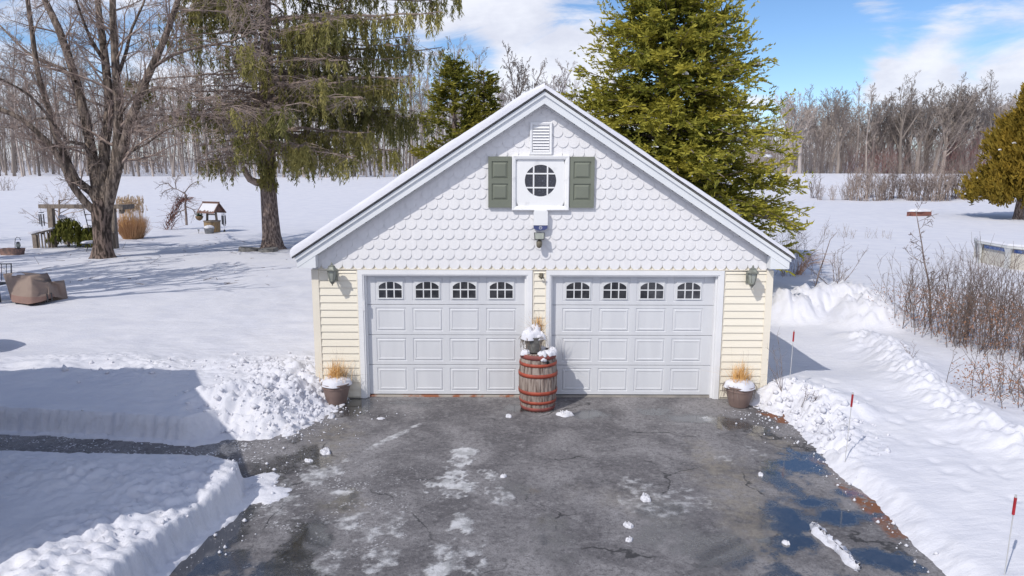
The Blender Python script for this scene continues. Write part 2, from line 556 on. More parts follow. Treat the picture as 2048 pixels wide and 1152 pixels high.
M['hemlock'] = mat('hemlock_needles', (0.08, 0.12, 0.022), (0.55, 0.48, 0.08), 1.1, 0.7, tint=0.75, spec=0.15, transl=0.3)
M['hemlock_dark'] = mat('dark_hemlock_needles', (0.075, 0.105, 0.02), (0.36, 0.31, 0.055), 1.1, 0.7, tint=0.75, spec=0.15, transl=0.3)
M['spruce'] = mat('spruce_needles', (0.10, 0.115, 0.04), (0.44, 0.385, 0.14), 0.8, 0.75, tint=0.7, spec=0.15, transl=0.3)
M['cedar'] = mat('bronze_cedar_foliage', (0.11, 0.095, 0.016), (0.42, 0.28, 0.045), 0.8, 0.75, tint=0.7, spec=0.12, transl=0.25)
M['weep'] = mat('weeping_evergreen', (0.08, 0.10, 0.02), (0.25, 0.24, 0.06), 2, 0.75, tint=0.7, spec=0.12, transl=0.25)
M['wood'] = mat('weathered_wood', (0.27, 0.225, 0.185), (0.155, 0.125, 0.105), 5, 0.85, bump=0.3, stretch=(4, 4, 1))
M['wood_warm'] = mat('tan_wood', (0.34, 0.235, 0.115), (0.20, 0.14, 0.085), 5, 0.8, bump=0.3, stretch=(5, 5, 0.8))
M['wood_red'] = mat('red_brown_shingle', (0.21, 0.115, 0.09), (0.13, 0.08, 0.07), 6, 0.85, bump=0.3)
M['metal_dark'] = mat('dark_metal', (0.05, 0.05, 0.055), None, 6, 0.5, metal=0.4)
M['chime'] = mat('grey_metal_tube', (0.16, 0.16, 0.17), None, 6, 0.4, metal=0.5)
M['cover'] = mat('taupe_canvas', (0.28, 0.215, 0.18), (0.235, 0.175, 0.15), 2.5, 0.85, bump=0.35, bscale=6, bdist=0.03)
M['cover_low'] = mat('dusty_pink_canvas', (0.25, 0.155, 0.13), (0.215, 0.135, 0.115), 2.5, 0.85, bump=0.35, bscale=6, bdist=0.03)
M['pool_wall'] = mat('pool_wall_beige', (0.55, 0.52, 0.46), (0.49, 0.465, 0.42), 2, 0.6)
M['pool_trim'] = mat('pool_trim_grey', (0.56, 0.57, 0.57), None, 2, 0.5)
M['stone'] = mat('flat_grey_stone', (0.28, 0.27, 0.25), (0.16, 0.15, 0.14), 5, 0.9, bump=0.4)
M['brick'] = mat('red_brown_board', (0.26, 0.10, 0.075), (0.18, 0.075, 0.06), 3, 0.85)
M['terracotta'] = mat('mottled_trough', (0.32, 0.19, 0.15), (0.16, 0.11, 0.095), 9, 0.85, bump=0.3)
M['basket'] = mat('coir_basket', (0.24, 0.16, 0.09), (0.15, 0.10, 0.06), 20, 0.9, bump=0.4)
M['succulent'] = mat('grey_green_leaf', (0.10, 0.16, 0.11), (0.06, 0.10, 0.07), 8, 0.7)
M['galv'] = mat('galvanised_tub', (0.36, 0.37, 0.38), (0.26, 0.265, 0.27), 8, 0.5, metal=0.4)
SNOW = M['snow']

# ------------------------------------------------------------------ ground heights
DRIVE = [(-3.05, 0.12), (2.93, 0.12), (3.0, -0.30), (3.32, -0.55), (3.58, -0.95), (3.55, -1.8), (3.48, -2.75), (3.52, -4.1), (3.47, -5.3), (3.5, -9.5), (3.5, -13.0),
         (-4.2, -13.0), (-4.1, -8.0), (-3.85, -5.4), (-3.66, -4.5), (-3.55, -3.9), (-3.75, -3.35), (-4.1, -3.1), (-4.8, -3.05), (-5.5, -2.95), (-7.2, -2.95), (-14.0, -2.8),
         (-14.0, -1.45), (-7.9, -1.62), (-6.0, -1.80), (-4.85, -2.0), (-3.95, -2.03), (-3.5, -1.75), (-3.35, -1.2), (-3.12, -0.75), (-3.0, -0.45), (-3.05, -0.2)]

def heights(x, y):
    """snow surface"""
    x = np.asarray(x, float); y = np.asarray(y, float)
    z = 0.24 + 0.05 * fbm(x, y, 0.11, 3, 3) + 0.03 * fbm(x, y, 0.5, 3, 8)
    right = sstep(-10, 22, x)
    z = z + (1 - right) * (1.75 * sstep(48, 112, y)) + right * (0.45 * sstep(25, 62, y) + 2.35 * sstep(58, 88, y) - 0.9 * sstep(90, 112, y))
    z = z + 4.0 * sstep(115, 330, y)
    z = z + 0.12 * fbm(x, y, 0.03, 3, 21) * sstep(10, 40, y)
    near = (np.abs(x) < 16) & (y < 16) & (y > -14)
    if np.any(near):
        X = x[near]; Y = y[near]
        d0 = sdf(X, Y, DRIVE)
        rough = fbm(X, Y, 2.2, 4, 31)
        lump = lumps(X, Y, 5.5, 2)
        lump2 = lumps(X, Y, 11.0, 7)
        left = sstep(-2.0, -3.0, X)
        lowbank = left * sstep(-2.4, -2.8, Y)
        uplawn = left * sstep(-2.4, -1.8, Y)
        H = z[near].copy()
        # lower left bank: shovelled wall with a crusty crown on its driveway side
        crown = np.exp(-((d0 - 0.60) / 0.75) ** 2)
        H += lowbank * (0.11 + crown * sstep(-2.9, -4.0, Y) * (0.08 + 0.09 * rough + 0.07 * lump2) - 0.10 * sstep(-9.5, -3.5, -X * 0) )
        H += lowbank * 0.022 * fbm(X, Y, 3.2, 4, 55)
        # upper left bank beside the cleared walk
        H += uplawn * (0.08 * np.exp(-np.clip(d0, 0, 9) / 1.1) + 0.025 * rough + 0.018 * fbm(X, Y, 4.5, 3, 90) * sstep(2.6, 1.0, d0))
        # crumbly band of thrown snow behind it
        H += sstep(-2.6, -3.4, X) * np.exp(-((Y - 0.95) / 0.7) ** 2) * (0.05 + 0.10 * lump2 * vnoise(X * 1.3, Y * 1.3, 4) + 0.05 * rough)
        # big rubble pile at the garage corner
        pd = seg_dist(X, Y, [(-4.75, -0.95), (-4.25, -0.35), (-4.05, 0.15)])
        pile = sstep(1.0, 0.1, pd)
        lump3 = lumps(X + 0.3 * rough, Y, 3.2, 14)
        H += pile * (-0.05 + 0.09 * lump + 0.06 * lump2 + 0.13 * lump3 + 0.20 * rough) - 0.10 * sstep(-4.5, -3.8, X) * sstep(-3.0, -3.3, X) * sstep(-1.5, 0.0, Y)
        toe = sstep(0.0, 0.9, d0)
        H = np.where((X < -2.9) & (Y > -2.2) & (X > -5.2), H * (0.45 + 0.55 * np.maximum(toe, 1 - pile)), H)
        H += pile * 0.05 * lump2 * (1 - toe)
        # right side
        rt = sstep(2.6, 3.2, X)
        edge_r = rt * np.exp(-((d0 - 0.40) / 0.42) ** 2) * sstep(-3.4, -1.6, Y) * sstep(0.3, -0.4, Y)
        H += edge_r * (-0.05 + 0.11 * lump + 0.10 * lump2 + 0.10 * rough)
        H += rt * np.exp(-((d0 - 0.28) / 0.25) ** 2) * sstep(-1.6, -3.2, Y) * (0.01 + 0.05 * rough)
        H -= rt * 0.10 * sstep(1.6, 0.2, d0) * sstep(-1.0, -2.2, Y)
        H -= np.exp(-((X - 3.2) ** 2 + (Y + 0.3) ** 2) / 0.45 ** 2) * 0.22 + np.exp(-((X + 3.3) ** 2 + (Y + 0.45) ** 2) / 0.35 ** 2) * 0.2
        H += rt * sstep(-0.5, 1.5, d0) * sstep(2, -2, Y) * 0.02 * fbm(X, Y, 3.0, 3, 77)
        H -= rt * 0.24 * sstep(0.0, 2.2, Y) * sstep(8.2, 5.5, X)
        for cx, cy, rr, hh in ((4.45, -0.75, 0.33, 0.13), (4.6, -1.25, 0.28, 0.12), (4.1, -0.25, 0.35, 0.12)):
            H += hh * np.exp(-(((X - cx) ** 2 + (Y - cy) ** 2) / rr ** 2) ** 1.6)
        # far plough pile and the ridge along the ploughed strip
        p2 = sstep(1.25, 0.1, seg_dist(X, Y, [(6.6, 6.4), (7.5, 6.9), (8.2, 6.3), (8.0, 5.2)]))
        H += p2 * (0.42 + 0.22 * lump + 0.25 * rough)
        p3 = seg_dist(X, Y, [(7.0, 3.6), (7.0, 2.4), (6.45, 0.7), (6.1, -0.6), (5.95, -1.9), (6.1, -3.6), (6.3, -6)])
        side = sstep(0.9, 0.0, p3)
        H += side * (0.15 + 0.12 * lump * sstep(0.6, 0, p3) + 0.12 * rough)
        # old hollow trail and paw prints
        for i in range(34):
            t = i / 33
            fx = 4.55 + 0.35 * math.sin(i * 2.1) + 1.1 * t * (0.3 + 0.4 * math.sin(t * 3)); fy = 0.6 - 4.6 * t + 0.16 * math.sin(i * 5.3)
            H -= 0.028 * np.exp(-(((X - fx) / 0.06) ** 2 + ((Y - fy) / 0.10) ** 2))
        # snow thins away against the garage wall
        inside = (np.abs(X) < 3.72) & (Y > -0.02) & (Y < 6.7)
        # melt out and cut edges
        w = np.where(X < -2.5, np.where((Y < -2.6) | (X < -5.0), 0.085, 0.085 + 0.75 * sstep(-5.1, -4.5, X)), 0.50 + 0.25 * sstep(-2.6, -1.2, Y))
        S = sstep(0.0, 1.0, (d0 + 0.05 * rough + 0.035 * (lump2 - 0.5) + 0.02) / w)
        apron = left * sstep(-2.6, -3.1, Y) * sstep(0.42, 0.05, d0 + 0.25) * 0.0
        rub = sstep(0.0, 0.15, d0) * (sstep(-5.1, -4.6, X) * sstep(-3.0, -3.3, X) * sstep(-2.3, -1.9, Y) * sstep(1.2, 0.5, Y) + 0.75 * rt * sstep(1.0, 0.5, d0) * sstep(-3.2, -1.9, Y) * sstep(0.4, -0.1, Y))
        lump4 = lumps(X + 0.1 * rough, Y, 18.0, 23)
        rub = rub + 0.9 * p2 + 0.55 * sstep(0.55, 0.1, p3)
        rubz = rub * (0.075 * lump * vnoise(X * 2.1, Y * 2.1, 88) + 0.06 * lump2 + 0.028 * lump4 - 0.03)
        rubz += lowbank * (0.026 * lump4 + 0.010 * lump2 + 0.05 * fbm(X, Y, 6.0, 4, 97) ** 2) * crown * sstep(0.02, 0.12, d0) + 0.012 * lump4 * np.exp(-((Y - 0.95) / 0.8) ** 2) * left
        foot = np.clip(lowbank + left * sstep(-2.6, -1.9, Y) * sstep(-4.3, -5.0, X), 0, 1) * (0.045 * sstep(-0.17, -0.02, d0 + 0.10 * rough) * (0.6 + 0.5 * lump2))
        corner = 0.055 * np.exp(-((X + 3.45) / 0.28) ** 2 - ((Y + 3.45) / 0.34) ** 2) * (0.05 + 1.5 * rough + 0.8 * lump2)
        apron_z = np.maximum(foot, corner) - 0.012
        z[near] = np.where(inside, -0.06, np.maximum(-0.07 + (H + 0.07) * S + rubz, np.where(apron_z > -0.004, apron_z, -0.07)))
    return z

def gz(x, y):
    return float(heights(np.array([x]), np.array([y]))[0])

def axis(dense0, dense1, step, lo, hi, grow=1.09, mid=0.12):
    a = list(np.arange(dense0, dense1 + 1e-6, step))
    s = step
    x = a[-1]
    while x < hi:
        s = min(s * grow, 14); x += s; a.append(x)
    s = step; x = a[0]; left = []
    while x > lo:
        s = min(s * grow, 14); x -= s; left.append(x)
    return np.array(left[::-1] + a)

gx = axis(-8.6, 8.4, 0.034, -420, 420)
gy = axis(-6.6, 2.0, 0.032, -60, 560, 1.024)
GX, GY = np.meshgrid(gx, gy)
GZ = heights(GX.ravel(), GY.ravel())
gd = sdf(GX.ravel(), GY.ravel(), DRIVE)
dirt = sstep(0.5, 0.02, gd) * sstep(2.6, 3.1, np.abs(GX.ravel())) * (0.18 + 0.55 * (GX.ravel() > 0) * sstep(-2.2, -1.0, GY.ravel()) * 0.8)
dirt += 0.5 * np.exp(-(((GX.ravel() + 3.6) / 0.35) ** 2 + ((GY.ravel() + 1.6) / 0.3) ** 2))
ground = np_mesh('ground', np.stack([GX.ravel(), GY.ravel(), GZ], 1), grid_faces(len(gx), len(gy)), SNOW, smooth=True, attrs={'dirt': dirt})
tag(ground, kind='structure')

# ------------------------------------------------------------------ driveway and walk
def ell(X, Y, cx, cy, rx, ry, ang=0.0, warp=None):
    a = math.radians(ang)
    dx, dy = X - cx, Y - cy
    u = dx * math.cos(a) + dy * math.sin(a); v = -dx * math.sin(a) + dy * math.cos(a)
    d = np.sqrt((u / rx) ** 2 + (v / ry) ** 2)
    if warp is not None:
        d = d + warp
    return np.clip(1.45 - d * 0.95, 0, 1)

def px_ell(X, Y, px, py, wx, wy, warp, ang=0.0):
    """stain given by its picture box: centre and half sizes, laid on the ground"""
    c = G(px, py); e = G(px + wx, py); n = G(px, py - wy)
    return ell(X, Y, c.x, c.y, abs(e.x - c.x), abs(n.y - c.y), ang, warp)

def paint(X, Y):
    w1 = 1.1 * fbm(X, Y, 2.2, 6, 11, 0.66)
    w2 = 1.7 * fbm(X, Y, 3.0, 6, 12, 0.7)
    w3 = 2.0 * fbm(X, Y * 0.8, 1.6, 7, 13, 0.7)
    wet = np.zeros_like(X); ice = np.zeros_like(X); tan = np.zeros_like(X)
    def mx(a, b, k=1.0):
        np.maximum(a, b * k, out=a)
    # standing water and damp along the doors
    mx(wet, px_ell(X, Y, 715, 812, 36, 20, w1 * .5), 1.0)
    mx(wet, px_ell(X, Y, 805, 807, 55, 9, w1), 0.55)
    mx(wet, px_ell(X, Y, 1390, 836, 62, 8, w1 * .7), 1.0)
    mx(wet, px_ell(X, Y, 1315, 822, 42, 9, w2), 0.62)
    mx(wet, px_ell(X, Y, 1185, 828, 32, 9, w1), 0.95)
    mx(wet, px_ell(X, Y, 1030, 815, 26, 9, w1), 0.9)
    mx(wet, px_ell(X, Y, 1470, 842, 50, 14, w2), 0.7)
    mx(wet, px_ell(X, Y, 1530, 858, 38, 16, w2), 0.65)
    # dark melt on the left; the bank-foot strip also has shadow painted in
    mx(wet, px_ell(X, Y, 610, 1085, 44, 48, w2 * .8), 0.9)
    mx(wet, px_ell(X, Y, 560, 1150, 80, 40, w2 * .8), 0.85)
    mx(wet, px_ell(X, Y, 450, 1130, 60, 40, w3), 0.7)
    mx(wet, px_ell(X, Y, 690, 1000, 38, 24, w2), 0.6)
    mx(wet, px_ell(X, Y, 560, 925, 75, 40, w3), 0.62)
    mx(wet, px_ell(X, Y, 425, 1085, 44, 80, w1 * .6, -4), 0.95)  # wet foot of the bank, with the bank's cast shadow painted in as darkness
    mx(wet, px_ell(X, Y, 1030, 985, 60, 26, w3), 0.5)
    mx(wet, px_ell(X, Y, 1090, 1075, 90, 42, w3), 0.55)
    # meltwater running in from the right bank
    mx(wet, px_ell(X, Y, 1575, 925, 60, 20, w2), 0.95)
    mx(wet, px_ell(X, Y, 1640, 915, 60, 9, w2), 0.85)
    mx(wet, px_ell(X, Y, 1560, 960, 24, 28, w2), 0.85)
    mx(wet, px_ell(X, Y, 1620, 1000, 78, 16, w1), 0.97)
    mx(wet, px_ell(X, Y, 1700, 985, 45, 9, w1), 0.9)
    mx(wet, px_ell(X, Y, 1665, 1032, 70, 16, w1), 1.0)
    mx(wet, px_ell(X, Y, 1590, 1085, 48, 46, w2), 0.9)
    mx(wet, px_ell(X, Y, 1570, 1030, 30, 40, w2), 0.9)
    mx(wet, px_ell(X, Y, 1770, 1115, 60, 22, w2), 0.9)
    mx(wet, px_ell(X, Y, 1600, 1150, 60, 22, w2), 0.85)
    mx(wet, px_ell(X, Y, 1330, 1050, 70, 36, w3), 0.55)
    mx(wet, px_ell(X, Y, 1420, 1105, 90, 40, w3), 0.6)
    mx(wet, sstep(-3.6, -4.6, X) * sstep(-3.3, -2.2, Y) * (0.55 + 0.3 * w3))
    # thin ice and packed snow
    mx(ice, px_ell(X, Y, 928, 915, 20, 28, w2), 1.0)
    mx(ice, px_ell(X, Y, 930, 946, 42, 12, w2), 1.0)
    mx(ice, px_ell(X, Y, 925, 980, 42, 22, w2), 0.95)
    mx(ice, px_ell(X, Y, 880, 1125, 26, 40, w1), 1.0)
    mx(ice, px_ell(X, Y, 925, 1048, 26, 17, w2), 0.7)
    mx(ice, px_ell(X, Y, 940, 1110, 40, 60, w3), 0.5)
    mx(ice, px_ell(X, Y, 789, 873, 10, 34, w2 * .8, -30), 0.62)
    mx(ice, px_ell(X, Y, 915, 1030, 26, 130, w3), 0.6)
    mx(ice, px_ell(X, Y, 760, 1130, 60, 40, w3), 0.5)
    mx(ice, px_ell(X, Y, 560, 980, 60, 30, w3), 0.45)
    mx(ice, px_ell(X, Y, 1300, 1000, 130, 30, w3), 0.42)
    mx(ice, px_ell(X, Y, 740, 1050, 90, 34, w3), 0.5)
    mx(ice, px_ell(X, Y, 660, 1120, 50, 40, w3), 0.45)
    mx(ice, px_ell(X, Y, 680, 985, 22, 9, w2), 0.75)
    mx(ice, px_ell(X, Y, 1010, 995, 40, 20, w2), 0.5)
    mx(ice, px_ell(X, Y, 640, 950, 36, 15, w2), 0.6)
    mx(ice, px_ell(X, Y, 1450, 910, 60, 7, w2), 0.45)
    mx(ice, px_ell(X, Y, 1515, 905, 26, 26, w2), 0.45)
    mx(ice, px_ell(X, Y, 1420, 836, 18, 4, w2), 0.8)
    mx(ice, px_ell(X, Y, 1270, 970, 60, 20, w3), 0.42)
    mx(ice, sstep(0.15, 0.75, fbm(X * 1.5, Y * 0.35, 1.6, 5, 71, 0.6)) * np.exp(-((X + 0.6) / 1.9) ** 2), 0.6)
    ice *= 1 - 0.5 * (w3 > 0.35)
    mx(tan, px_ell(X, Y, 660, 880, 45, 26, w2), 0.8)
    mx(tan, px_ell(X, Y, 700, 1010, 45, 18, w2), 0.8)
    mx(tan, px_ell(X, Y, 1490, 1010, 46, 80, w3), 0.95)
    mx(tan, px_ell(X, Y, 1540, 872, 30, 22, w2), 0.8)
    mx(tan, px_ell(X, Y, 1230, 1000, 60, 30, w3), 0.5)
    d = sdf(X, Y, DRIVE)
    soil = sstep(-0.09, -0.02, d) * (X > 2.6) * sstep(0.0, 0.4, fbm(X, Y, 1.4, 3, 41) + 0.9 * np.exp(-((Y + 3.8) / 0.7) ** 2) + 0.5 * np.exp(-((Y + 0.95) / 0.25) ** 2) - 0.25)
    salt = sstep(-0.3, -1.4, -np.abs(X + 4.4) + 1.6) * 0
    salt = 0.75 * px_ell(X, Y, 470, 905, 150, 60, w2) + 0.5 * px_ell(X, Y, 700, 1040, 160, 70, w3) + 1.0 * sstep(-3.6, -4.6, X)
    return dict(wet=np.clip(wet, 0, 1), ice=np.clip(ice, 0, 1), tan=tan * 0.6, soil=soil, salt=np.clip(salt, 0, 1))

def pave(name, x0, x1, y0, y1, st):
    xs = np.linspace(x0, x1, int((x1 - x0) / st) + 1); ys = np.linspace(y0, y1, int((y1 - y0) / st) + 1)
    X, Y = np.meshgrid(xs, ys)
    X = X.ravel(); Y = Y.ravel()
    at = paint(X, Y)
    Z = 0.006 * fbm(X, Y, 0.7, 3, 66) - 0.006
    o = np_mesh(name, np.stack([X, Y, Z], 1), grid_faces(len(xs), len(ys)), M['asphalt'], smooth=True, attrs=at)
    return tag(o, kind='structure')

pave('driveway', -4.7, 4.1, -13.0, 0.12, 0.027)
pave('path', -13.5, -4.7, -3.6, -1.2, 0.03)

# ------------------------------------------------------------------ garage
ZR0, SL, EV = 4.955, 0.652, 3.93
def zr(x): return ZR0 - SL * abs(x)
OL = (-2.905, -0.235); OR = (0.12, 2.857); ZT = 2.07
DB = 6.8
garage = empty('garage', (0, 0, 0), 'cream sided two-car garage with white scalloped gable and snowy roof', 'garage')

w = MB()     # wall core
for x0, x1 in ((-3.70, OL[0]), (OL[1], OR[0]), (OR[1], 3.70)):
    w.box(x0, x1, 0.0, 0.16, -0.05, ZT)
w.box(-3.70, 3.70, 0.0, 0.16, ZT, 2.152)
w.box(-3.70, -3.55, 0.16, DB, -0.05, 2.30)
w.box(3.55, 3.70, 0.16, DB, -0.05, 2.30)
w.box(-3.55, 3.55, DB - 0.15, DB, -0.05, 2.152)
w.prism([(-3.70, 2.152), (3.70, 2.152), (3.70, zr(3.70) - 0.20), (0, zr(0) - 0.20), (-3.70, zr(3.70) - 0.20)], 0.0, 0.16)
w.prism([(-3.55, 2.152), (3.55, 2.152), (3.55, zr(3.55) - 0.20), (0, zr(0) - 0.20), (-3.55, zr(3.55) - 0.20)], DB - 0.15, DB)
w.build('wall', M['cream'], garage)
fl = MB(); fl.box(-3.54, 3.54, 0.17, DB - 0.16, -0.03, -0.01)
fl.build('floor', M['concrete'], garage)

sdg = MB()   # lap siding courses
def laps(x0, x1, z0, z1, y=-0.003, step=0.1215):
    z = z0
    while z < z1 - 0.01:
        zt = min(z + step, z1)
        sdg.add([(x0, y - 0.020, z), (x1, y - 0.020, z), (x1, y - 0.003, zt), (x0, y - 0.003, zt), (x0, y + 0.002, z + 0.001), (x1, y + 0.002, z + 0.001)],
                [(0, 1, 2, 3), (4, 5, 1, 0)])
        z = zt
for xa_, xb_ in ((-3.61, -2.995), (-0.135, 0.045), (2.955, 3.61)):
    sdg = MB()
    laps(xa_, xb_, 0.03, 2.13)
    sdg.build('lap_siding', M['cream'], garage)
for sx in (-1, 1):
    c = MB()
    xs = sorted((sx * 3.722, sx * 3.61))
    c.box(xs[0], xs[1], -0.030, -0.001, -0.04, 2.148)
    xs = sorted((sx * 3.722, sx * 3.7015))
    c.box(xs[0], xs[1], -0.001, 0.11, -0.04, 2.148)
    c.build('corner_board', M['cream_trim'], garage)
ch = MB()    # cream channel pieces beside the casings
for x0, x1 in ((-3.0, -2.984), (-0.151, -0.135), (0.045, 0.061), (2.944, 2.955)):
    ch.box(x0, x1, -0.022, -0.001, 0.0, 2.125)
ch.box(-3.6, 3.6, -0.03, -0.001, 2.149, 2.163)
ch.build('trim_channel', M['cream_trim'], garage)

# scalloped gable shingles
def shingles():
    rng = random.Random(3)
    bm = bmesh.new()
    lay = bm.faces.layers.float.new('tint')
    W, EXP, LEN = 0.1715, 0.1607, 0.245
    row = 0
    z = 2.155
    while z < 4.8:
        off = (W / 2) if row % 2 else 0.0
        nx = int(3.9 / W) + 1
        for k in range(-nx, nx + 1):
            cx = k * W + off - 0.045
            if zr(cx) - 0.1 < z:
                continue
            hw = W / 2 - 0.0006
            dz = rng.uniform(-0.003, 0.003); dy = rng.uniform(-0.0006, 0.0006)
            pts = []
            for a in range(9):
                th = math.pi + math.pi * a / 8
                pts.append((cx + hw * math.cos(th), z + dz + 0.083 + 0.083 * math.sin(th)))
            pts += [(cx + hw, z + LEN), (cx - hw, z + LEN)]
            def yy(zz): return -0.025 + dy + 0.018 * (zz - z) / LEN
            fv = [bm.verts.new((px, yy(pz), pz)) for px, pz in pts]
            bv = [bm.verts.new((px, yy(pz) + 0.0105, pz)) for px, pz in pts]
            t = rng.random() ** 2 * 0.8
            fs = [bm.faces.new(fv)]
            n = len(pts)
            for i in range(n - 3 + 1):
                fs.append(bm.faces.new((fv[(i + 1)], fv[i], bv[i], bv[(i + 1)])))
            for f in fs:
                f[lay] = t
        z += EXP
        row += 1
    def clip(co, no):
        g = bm.verts[:] + bm.edges[:] + bm.faces[:]
        bmesh.ops.bisect_plane(bm, geom=g, plane_co=co, plane_no=no, clear_outer=True)
    clip((0, 0, zr(0) - 0.212), (SL, 0, 1))
    clip((0, 0, zr(0) - 0.212), (-SL, 0, 1))
    clip((3.62, 0, 0), (1, 0, 0))
    clip((-3.62, 0, 0), (-1, 0, 0))
    me = bpy.data.meshes.new('gable_shingles')
    bm.to_mesh(me); bm.free()
    me.materials.append(M['shingle'])
    o = bpy.data.objects.new('gable_shingles', me)
    COL.objects.link(o); o.parent = garage
shingles()

rf = MB()    # roof deck and shingle edge
th = 0.024
rf.prism([(-EV - .03, zr(EV + .03) - th), (0, zr(0) - th), (EV + .03, zr(EV + .03) - th), (EV + .03, zr(EV + .03)), (0, zr(0)), (-EV - .03, zr(EV + .03))], -0.235, DB + 0.2)
roof = rf.build('roof', M['roofing'], garage)

fa = MB()
for sx in (-1, 1):
    def q(x, z): return (sx * x, z)
    def pr(poly, y0, y1):
        fa.prism(poly if sx > 0 else poly[::-1], y0, y1)
    a, b_ = 0.036, 0.215
    pr([q(0, zr(0) - b_), q(3.90, zr(3.90) - b_), q(3.90, zr(3.90) - a), q(0, zr(0) - a)], -0.200, -0.176)
    pr([q(0, zr(0) - .092), q(3.915, zr(3.915) - .092), q(3.915, zr(3.915) - a), q(0, zr(0) - a)], -0.226, -0.2005)
    # boxed eave return
    zb = zr(3.90) - b_
    pr([q(3.60, zb), q(3.895, zb), q(3.60, zr(3.60) - b_ - 0.002)], -0.196, -0.176)
    pr([q(3.60, zb), q(3.612, zb), q(3.612, zr(3.60) - b_), q(3.60, zr(3.60) - b_)], -0.1755, -0.028)
    # eave fascia along the side and its soffit
    xs = sorted((sx * 3.90, sx * 3.876))
    fa.box(xs[0], xs[1], -0.1755, DB + 0.15, zb, zr(3.90) - 0.04)
    xs = sorted((sx * 3.875, sx * 3.724))
    fa.box(xs[0], xs[1], -0.1755, DB + 0.15, zb + 0.002, zb + 0.014)
fa.build('fascia', M['fascia'], garage)
sf = MB()
for sx in (-1, 1):
    poly = [(0, zr(0) - 0.212), (sx * 3.60, zr(3.60) - 0.212), (sx * 3.60, zr(3.60) - 0.2), (0, zr(0) - 0.2)]
    sf.prism(poly if sx > 0 else poly[::-1], -0.1755, -0.0005)
    # frieze bead against the wall
    poly = [(0, zr(0) - 0.243), (sx * 3.60, zr(3.60) - 0.243), (sx * 3.60, zr(3.60) - 0.2125), (0, zr(0) - 0.2125)]
    sf.prism(poly if sx > 0 else poly[::-1], -0.052, -0.034)
    xs = sorted((sx * 3.622, sx * 3.70))
    sf.box(xs[0], xs[1], -0.027, -0.0005, 2.15, zr(3.66) - 0.215)

for sx in (-1, 1):
    for k in range(1, 24):
        x = 0.155 * k
        z = zr(x) - 0.2145
        sf.box(sx * x - 0.008, sx * x + 0.008, -0.172, -0.158, z - 0.009, z + 0.003, 1)
sf.build('soffit', [M['soffit'], M['dark']], garage)

def roof_snow():
    rng = np.random.default_rng(2)
    V = []; F = []
    off = 0
    L = EV + 0.045
    us = np.concatenate([[0, .03, .07], np.linspace(0.12, L - .12, 86), [L - .08, L - .045, L - .02, L]])
    ys = np.concatenate([[-0.262, -0.259, -0.252, -0.242, -0.23, -0.215, -0.18], np.linspace(-0.12, 1.2, 22), np.linspace(1.5, DB + 0.2, 18)])
    for sx in (-1, 1):
        U, Y = np.meshgrid(us, ys)
        n = fbm(U + sx * 9, Y, 1.1, 4, 61); n2 = fbm(U + sx * 3, Y, 5.0, 3, 62)
        t = (0.125 + 0.02 * n + 0.010 * n2) if sx < 0 else (0.055 + 0.024 * n + 0.014 * n2)
        t = np.where(U < 0.5, t * (1 - U / 0.5) * 0.4 + 0.095 * (1 - U / .5) * .6 + t * (U / 0.5), t)
        ef = np.clip((Y + 0.262) / (0.045 if sx < 0 else 0.03), 0, 1)
        ee = np.clip((L - U) / 0.11, 0, 1)
        rnd = np.sqrt(1 - (1 - ef) ** 2) * np.sqrt(1 - (1 - ee) ** 2)
        front = 0.018 * n2 * (Y < -0.2)
        t = np.maximum(t, 0.012) * rnd
        nx_, nz_ = SL / math.hypot(SL, 1), 1 / math.hypot(SL, 1)
        X = sx * (U + nx_ * t * np.clip(U / 0.25, 0, 1)); Z = ZR0 - SL * U + nz_ * t + 0.003
        YY = Y + front * ef
        V.append(np.stack([X.ravel(), YY.ravel(), Z.ravel()], 1))
        f = grid_faces(len(us), len(ys))
        if sx < 0: f = f[:, ::-1]
        F.append(f + off); off += X.size
    return np_mesh('roof_snow', np.concatenate(V), np.concatenate(F), SNOW, garage, smooth=True)
roof_snow()

# door casings and jambs
def casing(x0, x1):
    c = MB()
    cw = 0.075
    left_w = cw if x0 < -1 else 0.055
    c.box(x0 - left_w, x0, -0.034, -0.001, 0.0, ZT + 0.075)
    c.box(x1, x1 + cw, -0.034, -0.001, 0.0, ZT + 0.075)
    c.box(x0, x1, -0.034, -0.001, ZT, ZT + 0.075)
    c.box(x0 - 0.012 + 0.012, x0 + 0.022, -0.022, 0.079, 0.0, ZT)          # jamb liners
    c.box(x1 - 0.022, x1, -0.022, 0.079, 0.0, ZT)
    c.box(x0 + 0.022, x1 - 0.022, -0.022, 0.079, ZT - 0.02, ZT)
    c.box(x0 + 0.0225, x0 + 0.05, 0.02, 0.079, 0.0, ZT - 0.0205)            # weather stops
    c.box(x1 - 0.05, x1 - 0.0225, 0.02, 0.079, 0.0, ZT - 0.0205)
    c.box(x0 - left_w - 0.006, x0 - left_w, -0.02, -0.001, 0.0, ZT + 0.068)
    return c.build('door_casing', M['white'], garage)
casing(*OL); casing(*OR)

